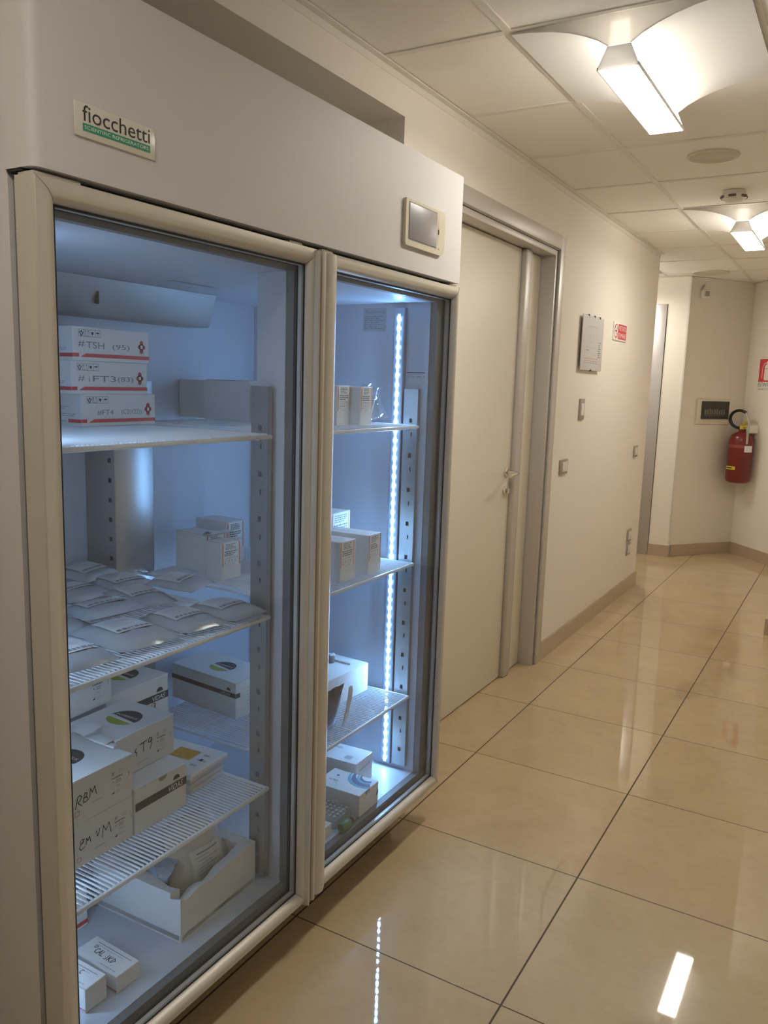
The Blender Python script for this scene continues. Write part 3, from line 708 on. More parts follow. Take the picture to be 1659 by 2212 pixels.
# ------------------------------------------------------------------ contents of the refrigerator
# cartons: local X towards the glass, Y to the right, Z up, origin at the front-left-bottom corner
def carton(name, label, cat, x, y, z, w_, d, h, mat=CARD, rz=0., group=None, r=.0012):
    mb = MB(); mb.rbox((-d, 0, 0), (0, w_, h), mat, r, 1)
    mb.W, mb.D, mb.Hh, mb.info = w_, d, h, (name, label, cat, (x, y, z), rz, group); return mb
def front(mb): return mb.face((0,0,0), (0,1,0), (0,0,1))
def left(mb): return mb.face((-mb.D,0,0), (1,0,0), (0,0,1))
def top_x(mb): return mb.face((-mb.D,0,mb.Hh), (1,0,0), (0,1,0))     # read along the depth
def top_y(mb): return mb.face((0,0,mb.Hh), (0,1,0), (-1,0,0))        # read along the width
def done(mb):
    name, label, cat, loc, rz, group = mb.info
    o = mb.build(name); o.location = loc; o.rotation_euler = (0,0,math.radians(rz)); return tag(o, label, cat, group)
def part(o, name, mb, label=None):
    c = mb.build(name, o)
    if label: c['label'] = label
    return c

# --- three reagent cartons with red stripes, top shelf
def red_carton(txts, label, x, y, z, h):
    mb = carton('reagent_carton', label, 'carton', x, y, z, .226, .21, h, CARD, 0, 'cartons with red stripes on the top shelf')
    front(mb); h0 = .09
    k = h/h0
    mb.poly([(.020, .010*k), (.036, .020*k), (.226, .020*k), (.226, .010*k)], RED)
    mb.rect(0, .010*k, .016, .020*k, RED)
    mb.frame(.016, .064*k, .078, .083*k, .0006, BLACK)
    for i in range(1, 4): mb.rect(.016+i*.0155, .064*k, .0166+i*.0155, .083*k, BLACK)
    mb.disc(.0235, .0775*k, .0022, BLACK); mb.stroke([(.018,.076*k), (.021,.071*k), (.0225,.066*k)], .002, BLACK); mb.stroke([(.029,.076*k), (.026,.071*k), (.0245,.066*k)], .002, BLACK)
    for a in (.0355, .0425): mb.stroke([(a, .067*k), (a, .079*k)], .0007, BLACK); mb.disc(a, .079*k, .0013, BLACK, n=8)
    mb.rect(.034, .0655*k, .045, .0662*k, BLACK)
    mb.disc(.0545, .077*k, .0034, BLACK, t0=180, t1=360, rb=.0065); mb.rect(.0542, .066*k, .0548, .072*k, BLACK)
    mb.disc(.0700, .0735*k, .0055, BLACK, t0=0, t1=180, rb=.003); mb.rect(.0697, .066*k, .0703, .074*k, BLACK)
    for a, b, hh, ww, t_ in txts: mb.text(t_, a, b*k, hh, GREY, 1, ww)
    for da, db in ((0, .0085), (0, -.0085), (.0065, 0), (-.0065, 0)): mb.disc(.202+da, .046*k+db, .0056 if da == 0 else .0050, RED, 1, rb=.007 if da == 0 else .0052)
    mb.disc(.202, .046*k, .008, RED, 1); mb.rect(.1985, .041*k, .2055, .051*k, WHITE, 2); mb.text('TOSOH', .1925, .0265*k, .0028, GREY, 1, .019)
    left(mb)
    mb.rect(.165, .0095*k, .21, .0195*k, RED); mb.rect(.055, .0095*k, .115, .0195*k, RED)
    mb.lines(.12, .026*k, .20, .036*k, 2, LGREY, seed=3); mb.lines(.12, .046*k, .175, .056*k, 2, LGREY, seed=4); mb.rect(.12, .012*k, .16, .0145*k, LGREY)
    return done(mb)
Z0 = ZS[0]
red_carton([(.050,.030,.0120,.013,'#'), (.068,.030,.0120,.013,'F'), (.085,.030,.0120,.016,'T4'), (.118,.030,.0125,.066,'(C2(122))')][:0] + [(.045,.030,.0130,.048,'#FT4'), (.117,.029,.0145,.064,'(C2(122))')],
           'bottom one of the three stacked white cartons with red stripes', -.205, 1.265, Z0, .0745)
red_carton([(.018,.034,.0135,.019,'#'), (.048,.034,.0125,.003,'i'), (.060,.034,.0135,.068,'FT3'), (.133,.031,.0150,.048,'(83)')],
           'middle one of the three stacked white cartons with red stripes', -.205, 1.240, Z0+.0747, .0745)
red_carton([(.014,.036,.0145,.018,'#'), (.036,.034,.0150,.052,'TSH'), (.112,.031,.0150,.052,'(95)')],
           'topmost of the three stacked white cartons with red stripes', -.205, 1.247, Z0+.1496, .076)
# --- plain white cartons at the back of the right-hand top shelf
gp = 'plain cartons at the back of the right top shelf'
done(carton('plain_carton', 'rearmost of the row of plain cartons seen beside the red striped stack', 'carton', -.350, 1.832, Z0, .09, .115, .113, CARDB, -5, gp))
mb = carton('plain_carton', 'middle plain white carton in the row beside the red-striped stack, dark lid gap', 'carton', -.158, 1.802, Z0, .09, .186, .113, CARD, -5, gp); o = done(mb)
f = MB(); f.rbox((-.18, .002, .113), (-.005, .088, .1155), CARDG, .001); part(o, 'lid_flap', f)
done(carton('plain_carton', 'front plain white carton half hidden behind the perforated middle rail', 'carton', -.02, 1.796, Z0, .09, .125, .110, CARD, -3, gp))
# --- small cartons with orange-red edged labels
def kit_carton(label, x, y, z, w_, d, h, rz=0., group=None, side='front', open_=False):
    mb = carton('small_carton', label, 'carton', x, y, z, w_, d, h, CARD, rz, group)
    o_ = []
    def lab(a, b0, b1, a2):
        mb.rect(a, b0, a2, b1, WHITE, 1); mb.rect(a, b0, a+.0028, b1, ORNG, 2); mb.rect(a2-.0028, b0, a2, b1, ORNG, 2)
        hh = b1-b0
        mb.lines(a+.012, b1-.30*hh, a2-.012, b1-.04*hh, 4, GREY, 2, .5, seed=int(x*999)+5); mb.lines(a+.007, b0+.42*hh, a2-.007, b1-.34*hh, 3, GREY, 2, .6, seed=int(y*999))
        mb.lines(a+.007, b0+.3*hh, a2-.007, b0+.4*hh, 2, LGREY, 2, seed=2)
        for i in range(4): mb.frame(a+.008+i*(a2-a-.016)/4, b0+.18*hh, a+.008+i*(a2-a-.016)/4+.006, b0+.26*hh, .0010, GREY, 2)
        mb.rect(a+.007, b0+.11*hh, a+.0105, b0+.145*hh, BLACK, 2); mb.rect(a+.012, b0+.12*hh, a2-.012, b0+.135*hh, LGREY, 2); mb.lines(a+.010, b0+.01*hh, a2-.008, b0+.09*hh, 2, LGREY, 2, seed=5)
    front(mb); lab(.004, h*.36, h*.985, w_-.006 if w_ < .08 else w_-.010)
    top_x(mb); mb.rect(0, .004, d, .0068, ORNG, 1); mb.rect(0, w_-.009, d, w_-.006, ORNG, 1); mb.lines(.01, .02, d-.01, w_-.02, 5, LGREY, 1, .25, seed=8)
    o = done(mb)
    if open_:
        f = MB(); f.rbox((-.001, 0, h-.001), (.0008, w_, h+.0005), CARDG, .0004)
        vs = []
        for k in range(6):
            t_ = k/5; vs += [(-.01+t_*.05, -.004-.01*t_, h+.002+.014*math.sin(t_*2.6)), (-.01+t_*.05, w_*.9, h+.002+.010*math.sin(t_*2.2))]
        f.add(vs + [(q[0], q[1], q[2]+.001) for q in vs], [(2*k, 2*k+2, 2*k+3, 2*k+1) for k in range(5)] + [(12+2*k, 12+2*k+1, 12+2*k+3, 12+2*k+2) for k in range(5)], CARDG)
        part(o, 'lid_flap', f)
    return o
g1 = 'small cartons with orange-edged labels'
kit_carton('small carton with an orange-edged label on the right top shelf next to the door post', .088, 1.878, Z0, .072, .09, .110, 2, g1)
kit_carton('small carton with an orange-edged label on the right top shelf beside the clear bag', .118, 1.932+.02, Z0, .070, .09, .108, 4, g1)
Z1 = ZS[1]
kit_carton('small carton with a bent open lid flap, seen through the left door', -.205, 1.675, Z1, .075, .13, .108, -6, g1, open_=True)
kit_carton('small closed carton standing in front of the one with the bent flap', -.118, 1.640, Z1, .075, .06, .103, -4, g1)
kit_carton('small carton behind the perforated rail, upper right of the closed carton on the middle shelf', -.24, 1.80, Z1, .075, .13, .125, -4, g1)
kit_carton('front small carton by the door post on the right middle shelf', .152, 1.812, Z1, .080, .12, .113, 0, g1)
kit_carton('small carton standing right of the front one on the right middle shelf near the lights', .163, 1.942, Z1, .078, .155, .114, 3, g1)
kit_carton('low small carton lying behind the two front ones on the right middle shelf', .01, 1.98, Z1, .11, .15, .155, 3, g1)
kit_carton('rear small carton at the back left of the right middle shelf', -.03, 1.84, Z1, .09, .12, .150, -2, g1)
# --- clear bag leaning at the right of the top shelf
mb = MB(); rn = random.Random(3)
def sheet(mb, P, nu, nv, mat, wob, th=.0006, seed=1, smooth=True):
    """P(u,v)->Vector ; thin double-sided sheet"""
    rn = random.Random(seed); vs = [P(i/nu, j/nv) + Vector([rn.uniform(-wob, wob) for _ in range(3)]) for j in range(nv+1) for i in range(nu+1)]
    n = len(vs); fs = []
    for j in range(nv):
        for i in range(nu):
            a = j*(nu+1)+i; fs.append((a, a+1, a+nu+2, a+nu+1)); fs.append((n+a, n+a+nu+1, n+a+nu+2, n+a+1))
    mb.add(vs + [v+Vector((-th, 0, th)) for v in vs], fs, mat, smooth)
def pillow_pts(L_, W_, T_, nu=16, nv=12, wob=.0015, seed=1, power=.55):
    rn = random.Random(seed); top = []; bot = []
    for j in range(nv+1):
        for i in range(nu+1):
            u, v = i/nu, j/nv; e = max(0, 1-abs(2*u-1)**2.6)**power * max(0, 1-abs(2*v-1)**3.)**power
            edge = 0 if (i in (0, nu) or j in (0, nv)) else 1
            x = (u-.5)*L_*(1-.05*(1-abs(2*v-1))*0); y = (v-.5)*W_
            dz = rn.uniform(-wob, wob)*edge
            top.append(Vector((x + rn.uniform(-wob, wob), y + rn.uniform(-wob, wob), T_*.35 + T_*.65*e + dz))); bot.append(Vector((x, y, T_*.35 - T_*.35*e*.98)))
    return top, bot
def pillow(mb, L_, W_, T_, mat, seed=1, wob=.0015, nu=16, nv=12):
    top, bot = pillow_pts(L_, W_, T_, nu, nv, wob, seed); n = len(top); fs = []
    for j in range(nv):
        for i in range(nu):
            a = j*(nu+1)+i; fs.append((a, a+1, a+nu+2, a+nu+1)); fs.append((n+a, n+a+nu+1, n+a+nu+2, n+a+1))
    for i in range(nu): fs.append((i, n+i, n+i+1, i+1)); a = nv*(nu+1)+i; fs.append((a, a+1, n+a+1, n+a))
    for j in range(nv): a = j*(nu+1); fs.append((a, a+nu+1, n+a+nu+1, n+a)); a += nu; fs.append((a, n+a, n+a+nu+1, a+nu+1))
    mb.add(top+bot, fs, mat, True)
    return top
mb = MB()
sheet(mb, lambda u, v: Vector((.012*math.sin(v*5), u*.085*(1-.25*v), v*.108)), 7, 8, CLEAR, .004, seed=4)
sheet(mb, lambda u, v: Vector((.020+.010*math.sin(v*4+2), .01+u*.070, v*.095)), 6, 7, CLEAR, .005, seed=8)
o = mb.build('clear_bag'); o.location = (.055, 2.065, Z0); o.rotation_euler = (.22, 0, -.25); tag(o, 'crumpled clear plastic bag leaning beside the light strip on the right top shelf', 'bag')
s_ = MB(); s_.tube([(.03, .0, .004), (.026, .03, .05), (.022, .055, .085)], .0012, M('bag_edge', (.75,.8,.85), .2, var=0), 6); part(o, 'bag_edge', s_)

# --- silver pouches on the left middle shelf
def pouch(label, x, y, ang, L_=.175, W_=.125, T_=.026, dz=0., tilt=(0, 0), seed=1, lab=(.095, .085), off=(-.012, 0.)):
    mb = MB(); pillow(mb, L_, W_, T_, FILM, seed, .0012)
    o = mb.build('silver_pouch'); o.location = (x - off[0]*math.cos(ang), y, Z1+.0005+dz); o.rotation_euler = (tilt[0], tilt[1], ang)
    tag(o, label, 'pouch', 'silver pouches on the left middle shelf')
    c = MB(); lx, ly = lab; nx, ny = 8, 7
    def zz(px, py):
        u, v = px/L_+.5, py/W_+.5; e = max(0, 1-abs(2*u-1)**2.6)**.55 * max(0, 1-abs(2*v-1)**3.)**.55
        return T_*.35 + T_*.65*e + .0022
    def grid(x0, x1, y0, y1, mat, lift, n1, n2):
        vs = [Vector((x0+(x1-x0)*i/n1, y0+(y1-y0)*j/n2, zz(x0+(x1-x0)*i/n1, y0+(y1-y0)*j/n2)+lift)) for j in range(n2+1) for i in range(n1+1)]
        c.add(vs, [(j*(n1+1)+i, j*(n1+1)+i+1, (j+1)*(n1+1)+i+1, (j+1)*(n1+1)+i) for j in range(n2) for i in range(n1)], mat, True)
    X0 = off[0]-lx/2
    grid(X0, X0+lx, -ly/2, ly/2, M('pouch_label', (.62, .62, .61), .5, var=0), 0, nx, ny)
    rn = random.Random(seed)
    for k in range(6):          # print runs along the width, barcode row near the front edge
        xx = X0 + .012 + k*.0095
        grid(xx, xx+.0022, -ly/2+.008, -ly/2+rn.uniform(.45, .9)*ly, LGREY, .0004, 1, 5)
    q = -ly/2+.006
    while q < ly/2-.008:
        l = rn.uniform(.004, .012); grid(X0+lx-.016, X0+lx-.006, q, min(q+l, ly/2-.005), GREY, .0004, 2, 2); q += l+.003
    if seed == 4: grid(X0+.02, X0+.026, .005, .035, RED, .0005, 1, 3)
    part(o, 'label_sticker', c, 'white printed sticker')
    return o
pouch('front centre silver pouch nearest the shelf edge, its left corner shining', .054, 1.140, math.radians(-8), .190, .150, .032, seed=1)
pouch('silver pouch between the front centre one and the pouch by the perforated rail', .078, 1.283, math.radians(-9), .165, .118, .028, seed=2, dz=.002, lab=(.085,.085))
pouch('rightmost silver pouch touching the perforated rail on the left middle shelf', .092, 1.406, math.radians(-4), .160, .118, .028, seed=3, lab=(.082,.084))
pouch('silver pouch with red print on its sticker, lying tilted behind the front centre one', -.085, 1.205, math.radians(-16), .150, .140, .030, seed=4, dz=.016, tilt=(.05,-.10), lab=(.078,.095))
pouch('silver pouch in the second row behind the one between the front pouches', -.125, 1.345, math.radians(-12), .160, .110, .026, seed=5, dz=.010, tilt=(0,.04), lab=(.085,.078))
pouch('silver pouch in the third row just below the foot of the rear steel column', -.265, 1.420, math.radians(-10), .160, .120, .028, seed=6, dz=.006, lab=(.105,.088))
pouch('small silver pouch at the back right end of the pile', -.075, 1.440-.012, math.radians(2), .150, .085, .024, seed=8, dz=.037, tilt=(.12,0), lab=(.08,.06))
pouch('silver pouch at the left of the third row against the back', -.29, 1.285, math.radians(2), .150, .130, .028, seed=9, dz=.004, lab=(.07,.09))
pouch('rearmost silver pouch against the inner back wall', -.385, 1.40, math.radians(12), .120, .140, .026, seed=7, dz=.022, tilt=(0,.12), lab=(.09,.09))
pouch('silver pouch at the left edge of the second row behind the door frame', -.115, 1.085, math.radians(6), .150, .110, .030, seed=11, lab=(.08,.08))
pouch('front left silver pouch half hidden behind the door frame', .065, .985, math.radians(-6), .170, .125, .030, seed=10, lab=(.10,.085))

# --- big boxes on the left lower shelf
def hand(mb, segs, a, b, sx, sy, wd, mat=BLACK):
    for st in segs: mb.stroke([(a+p*sx, b+q_*sy) for p, q_ in st], wd, mat, 2)
HW = {'R': [[(0,0),(.1,.5),(.25,.95),(.5,1),(.62,.8),(.45,.55),(.2,.45),(.6,.05)]], 'B': [[(.1,0),(.15,.5),(.3,1),(.6,.9),(.5,.6),(.25,.5),(.6,.45),(.7,.15),(.4,0),(.1,.05)]],
      'M': [[(0,0),(.12,.95),(.35,.45),(.65,1),(.85,.1)]], 'E': [[(.55,.85),(.35,1),(.1,.8),(.15,.55),(.4,.6),(.5,.85),(.1,.45),(0,.2),(.2,0),(.6,.15)]], 'C': [[(.6,.9),(.3,1),(.05,.55),(.2,.1),(.6,.1)]],
      'V': [[(0,.9),(.2,.1),(.6,1)]], 'T': [[(0,.85),(.8,1)], [(.4,.9),(.35,0)]], 'G': [[(.6,.95),(.25,1),(.1,.6),(.4,.5),(.6,.9),(.55,.2),(.35,-.2)]], 'A': [[(0,0),(.3,1),(.55,0)], [(.1,.4),(.5,.45)]], 'L': [[(0,1),(.05,0),(.45,.05)]],
      'K': [[(0,1),(.05,0)], [(.55,1),(.1,.5),(.6,0)]], 'D': [[(.1,0),(.15,1),(.65,.6),(.1,0)]], 'J': [[(.4,1),(.4,.1),(.1,0)]], '1': [[(0,0),(.3,1)]], '.': [[(0,0),(.1,.05)]], 'S': [[(.3,1),(.05,.6),(.35,.45),(.3,0)]]}
def write(mb, word, a, b, h, wd, adv=.8, rise=0., mat=BLACK):
    for k, ch in enumerate(word):
        if ch != ' ': hand(mb, HW[ch], a+k*h*adv, b+rise*k*h*adv, h, h, wd, mat)
def logo(mb, cu, cv, r, a=-6):
    """dark dome over a yellow-green bowl"""
    mb.poly([(cu+r*math.cos(math.radians(t)), cv+r*math.sin(math.radians(t))) for t in range(-12, 181, 8)] + [(cu-r*1.02, cv+r*.06)], BAND, 1)
    mb.poly([(cu+r*math.cos(math.radians(t)), cv-r*.16+r*.78*math.sin(math.radians(t))) for t in range(188, 345, 8)], YGREEN, 1)
    mb.text('BIOMERIEUX', cu-r*.80, cv+r*.10, r*.20, WHITE, 2, r*1.62)
def info(mb, a, b, s):
    mb.rect(a, b+s*.78, a+s*.13, b+s*.94, LGREY); mb.lines(a+.02*1, b+s*.80, a+s*.62, b+s*.98, 3, LGREY, 1, .4, seed=1); mb.lines(a, b+s*.62, a+s*.55, b+s*.72, 1, GREY, 1, .6, seed=2)
    mb.lines(a+s*.2, b+s*.42, a+s*.5, b+s*.58, 2, GREY, 1, .4, seed=3); mb.disc(a+s*.06, b+s*.52, s*.025, BLACK, n=8); mb.lines(a+s*.2, b+s*.26, a+s*.45, b+s*.36, 1, LGREY, 1, .4, seed=5)
    mb.poly([(a, b+s*.02), (a+s*.11, b+s*.02), (a+s*.11, b+s*.15), (a+s*.06, b+s*.07), (a, b+s*.07)], BLACK); mb.lines(a+s*.18, b, a+s*.5, b+s*.12, 2, LGREY, 1, .35, seed=4); mb.stroke([(a+s*.86, b+s*.5), (a+s*.87, b+s*.68)], .0012, GREY)
Z2 = ZS[2]
g2 = 'large reagent boxes on the left lower shelf'
mb = carton('reagent_box', 'lower box with handwriting EMVM under the one marked RBM', 'box', .082, .916, Z2, .220, .20, .0925, CARDB, 0, g2)
front(mb); info(mb, .170, .020, .050); write(mb, 'E', .080, .036, .022, .0017); write(mb, 'M', .096, .042, .014, .002); write(mb, 'V', .122, .045, .016, .0016); write(mb, 'M', .137, .037, .027, .0015)
mb.lines(.118, .020, .145, .026, 1, LGREY, seed=9); mb.frame(.074, .012, .084, .022, .0012, M('pale_red_ink', (.55,.22,.18), .5, var=0)); done(mb)
mb = carton('reagent_box', 'upper box with handwriting RBM on a white lid with a dark dome mark', 'box', .082, .916, Z2+.0928, .220, .20, .092, CARDB, 0, g2)
front(mb); info(mb, .165, .025, .052); write(mb, 'R', .074, .036, .024, .0019); write(mb, 'B', .091, .041, .019, .0019); write(mb, 'M', .108, .045, .020, .0019); mb.lines(.115, .030, .140, .036, 1, LGREY, seed=9)
mb.frame(.072, .018, .083, .029, .0012, M('pale_red_ink', (0,0,0)))
o = done(mb)
l = MB(); l.rbox((-.201, -.001, .0922), (.0005, .221, .0950), CARD, .001, 1); l.face((-.20, 0, .0951), (1,0,0), (0,1,0)); logo(l, .100, .128, .040); part(o, 'lid', l)
# box with the dark band, below right
def band_front(mb, w_, h, zb, th, cut0=0.):
    front(mb); mb.rect(cut0, h*zb, w_, h*(zb+th), BAND); mb.text('VIDAS', w_-.060, h*zb+.003, h*th-.006, WHITE, 2, .046, shear=.25)
    mb.disc(w_-.032, h*(zb+th)+.006, .0105, BAND, t0=0, t1=180); mb.disc(w_-.032, h*(zb+th)+.004, .008, YGREEN, t0=200, t1=340, rb=.004)
mb = carton('reagent_box', 'box with a dark band and a thumb notch, right of the handwritten boxes', 'box', .087, 1.1375, Z2, .156, .235, .103, CARDB, 1.2, g2)
band_front(mb, .156, .103, .52, .18)
o = done(mb); l = MB(); l.rbox((-.236, -.0005, .1030), (.0005, .1565, .1050), CARD, .0008, 1)
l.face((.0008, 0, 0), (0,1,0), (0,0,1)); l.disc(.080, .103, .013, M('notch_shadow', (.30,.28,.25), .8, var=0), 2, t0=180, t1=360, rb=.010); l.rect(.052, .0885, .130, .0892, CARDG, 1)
part(o, 'lid', l, 'white tuck lid with thumb notch')
mb = carton('reagent_box', 'box with handwriting ending in TG and a large dome mark on its lid', 'box', .027, 1.141, Z2+.1055, .174, .155, .092, CARDB, 1.0, g2)
front(mb); info(mb, .120, .020, .050); write(mb, '.', .040, .036, .014, .002); write(mb, 'S', .052, .036, .018, .002); write(mb, 'T', .070, .040, .022, .002); write(mb, 'G', .091, .043, .021, .002); mb.lines(.062, .015, .095, .021, 1, LGREY, seed=9)
o = done(mb); l = MB(); l.rbox((-.156, -.001, .0922), (.0005, .175, .0945), CARD, .001, 1); l.face((-.155, 0, .0946), (1,0,0), (0,1,0)); logo(l, .080, .095, .040); part(o, 'lid', l)
f = MB()
f.rbox((-.060, -.030, .096), (-.002, -.002, .099), CARD, .001); sheet(f, lambda u, v: Vector((-.12+.075*u, -.045+.05*v, .100+.012*math.sin(u*2.2)+.004*v)), 6, 3, CARD, .0002, seed=2)
f.rbox((-.052, -.018, .085), (.012, -.004, .091), CARD, .002)
part(o, 'lid_flap', f, 'torn white flap folded over the left edge')
mb = carton('reagent_box', 'rear box with handwriting G below a dark band beneath the pouch shelf', 'box', -.153, 1.272, Z2+.002, .202, .19, .208, CARDB, 0, g2)
front(mb); mb.rect(.058, .148, .202, .167, BAND); mb.text('VIDAS', .143, .151, .012, WHITE, 2, .045, shear=.25); mb.disc(.172, .171, .0115, BAND, t0=0, t1=180); mb.disc(.172, .1695, .009, YGREEN, t0=200, t1=340, rb=.004)
write(mb, '1', .105, .118, .020, .002); write(mb, '.', .122, .116, .02, .002); write(mb, 'G', .140, .120, .026, .002)
o = done(mb); l = MB(); l.rbox((-.191, -.001, .208), (.0005, .203, .2105), CARD, .001, 1); l.face((-.19, 0, .2106), (1,0,0), (0,1,0)); logo(l, .098, .128, .044); part(o, 'lid', l)
mb = carton('reagent_box', 'box at the far left behind the lid marked TG, tucked under the pouch shelf', 'box', -.135, 1.075, Z2+.202, .208, .16, .125, CARDB, 3, g2)
front(mb); info(mb, .150, .020, .055); o = done(mb)
# kit with the orange sticker: lid over a stack of trays
mb = MB(); TRAY = M('tray_plastic', (.66, .63, .55), .5, var=.03)
for k in range(3): mb.rbox((-.165, .004, .0135*k), (-.004, .130, .0135*k+.0125), TRAY, .002)
mb.rbox((-.200, .004, .0), (-.168, .130, .04), TRAY, .003)
o = mb.build('test_kit'); o.location = (.066, 1.325, Z2); o.rotation_euler = (0,0,math.radians(4)); tag(o, 'flat white kit with an orange square sticker, at the end of the left lower shelf', 'test kit')
l = MB(); l.rbox((-.208, -.004, .0400), (.006, .137, .0560), CARD, .005, 3); l.face((-.20, 0, .0560), (1,0,0), (0,1,0))
l.rect(.085, .055, .150, .104, M('orange_sticker', (.62, .33, .02), .5, var=.25, scale=60), 1); l.lines(.165, .03, .19, .11, 3, LGREY, 1, .3, seed=7); l.rect(.172, .065, .180, .075, BLACK, 2); l.lines(.02, .02, .07, .11, 5, LGREY, 1, .25, seed=8)
part(o, 'lid', l)
# box with the wrapped band on the right lower shelf
mb = carton('reagent_box', 'box whose dark band wraps round its corner, behind the perforated middle rail', 'box', -.137, 1.722, Z2, .15, .275, .108, CARDB, -5, 'large reagent boxes on the right lower shelf')
left(mb); mb.rect(.0, .063, .275, .077, BAND); mb.text('VIDAS', .215, .065, .009, LGREY, 2, .036, shear=.25); mb.disc(.246, .082, .0085, BAND, t0=0, t1=180)
front(mb); mb.rect(0, .063, .018, .077, BAND); mb.frame(.050, .045, .060, .055, .001, LGREY); mb.lines(.045, .03, .07, .09, 6, LGREY, 1, .2, seed=4)
o = done(mb); l = MB(); l.rbox((-.276, -.001, .108), (.0005, .151, .1100), CARD, .001, 1); l.face((-.275, 0, .1101), (1,0,0), (0,1,0)); logo(l, .145, .075, .040); part(o, 'lid', l)

# --- polystyrene boxes
def foam_box(name, label, x, y, z, w_, d, h, wt_, rz, notch=True, seed=2):
    """hollow tub whose front rim is broken away"""
    rn = random.Random(seed); mb = MB(); mb.rbox((-d, 0, 0), (0, w_, .02), FOAM, .004)
    def wallpiece(p0, p1, nin, hf):
        p0, p1, nin = Vector(p0), Vector(p1), Vector(nin); n = 28; o_, i_ = [], []
        for k in range(n+1):
            t_ = k/n; q_ = p0.lerp(p1, t_); o_.append(q_)
        vs = []
        for k in range(n+1):
            t_ = k/n; q_ = p0.lerp(p1, t_); ho, hi = hf(t_)
            vs += [q_, q_+Vector((0,0,ho)), q_+nin+Vector((0,0,hi)), q_+nin]
        fs = [(4*k+i, 4*k+(i+1) % 4, 4*k+4+(i+1) % 4, 4*k+4+i) for k in range(n) for i in range(4)] + [(3,2,1,0), (4*n, 4*n+1, 4*n+2, 4*n+3)]
        mb.add(vs, fs, FOAM)
    nz = [rn.uniform(-.0018, .0018) for _ in range(40)]
    def hfront(t_):
        k = int(t_*28); a = nz[k]
        if not notch: return h, h
        dip = .026*math.exp(-((t_-.10)/.13)**2) + .020*math.exp(-((t_-.38)/.14)**2) + .010*math.exp(-((t_-.6)/.2)**2)
        return h - dip*.55 + a, h - dip*1.15 + a*1.5
    def hplain(t_): k = int(t_*28); return h + nz[k]*.3, h - .002 + nz[k]*.8
    def hleft(t_):
        k = int(t_*28); dip = .012*math.exp(-((t_-.88)/.14)**2) if notch else 0
        return h + nz[k]*.4, h - dip + nz[k]
    wallpiece((0, 0, 0), (0, w_, 0), (-wt_, 0, 0), hfront); wallpiece((-d+wt_, 0, 0), (-wt_, 0, 0), (0, wt_, 0), hleft)
    wallpiece((-d, w_, 0), (-d, 0, 0), (wt_, 0, 0), hplain); wallpiece((-wt_, w_, 0), (-d+wt_, w_, 0), (0, -wt_, 0), hplain)
    o = mb.build(name); o.location = (x, y, z); o.rotation_euler = (0,0,math.radians(rz)); return tag(o, label, 'foam box')
Z3 = IZ0+e+.0003
foam_box('foam_box', 'open white polystyrene box with a broken rim on the refrigerator floor', .156, 1.198, Z3, .265, .272, .112, .030, 1.5)
# bags in it
KRAFT = M('beige_film', (.60, .52, .42), .45, var=.10, scale=9, bump=.3); BLUEF = M('blue_film', (.42, .50, .62), .22, .25, var=.35, scale=28, bump=.6)
mb = MB()
def bag_pt(u, v, side):
    a = (u-.5)*2; w_ = .098*(1 - .30*v)*(1+.06*math.sin(9*v)); bulge = .052*math.sin(math.pi*min(1, .15+v*.80))*(1-a*a*.85)
    return Vector((side*bulge - .035*v + .006*math.sin(7*u+3*v), a*w_ + .018*v, .0 + v*.168))
for sd_ in (1, -1):
    rn = random.Random(5+sd_); nu, nv = 14, 14
    vs = [bag_pt(i/nu, j/nv, sd_) + Vector([rn.uniform(-.002, .002) for _ in range(3)])*(0 if i in (0, nu) else 1) for j in range(nv+1) for i in range(nu+1)]
    fs = [(j*(nu+1)+i, j*(nu+1)+i+1, (j+1)*(nu+1)+i+1, (j+1)*(nu+1)+i) for j in range(nv) for i in range(nu)]
    if sd_ < 0: fs = [f[::-1] for f in fs]
    mb.add(vs, fs, KRAFT, True)
o = mb.build('sample_bag'); o.location = (.075, 1.345, Z3+.026); o.rotation_euler = (.10, -.10, -.12); tag(o, 'large beige plastic bag with a printed sheet standing in the broken polystyrene box', 'bag')
s_ = MB(); nu, nv = 8, 7
def lab_pt(u, v): return bag_pt(.26+.56*u, .12+.52*v, 1) + Vector((.0035, 0, 0))
vs = [lab_pt(i/nu, j/nv) for j in range(nv+1) for i in range(nu+1)]; s_.add(vs, [(j*(nu+1)+i, j*(nu+1)+i+1, (j+1)*(nu+1)+i+1, (j+1)*(nu+1)+i) for j in range(nv) for i in range(nu)], M('label_beige', (.70, .63, .52), .5, var=.03), True)
rn = random.Random(2)
for k in range(9):
    v0 = .88-k*.085; u0 = .12+rn.uniform(0, .06); u1 = rn.uniform(.5, .9)
    vs = []
    for i in range(7):
        uu = u0+(u1-u0)*i/6; vs += [lab_pt(uu, v0)+Vector((.0006,0,0)), lab_pt(uu, v0+.028)+Vector((.0006,0,0))]
    s_.add(vs, [(2*i, 2*i+2, 2*i+3, 2*i+1) for i in range(6)], LGREY if k else GREY)
part(o, 'printed_sheet', s_)
mb = MB(); pillow(mb, .11, .085, .05, BLUEF, 21, .006, 10, 9); o = mb.build('blue_white_bag'); o.location = (.03, 1.262, Z3+.072); o.rotation_euler = (.3, -.55, .2); tag(o, 'crumpled blue and white plastic bag at the left inside the broken polystyrene box', 'bag')
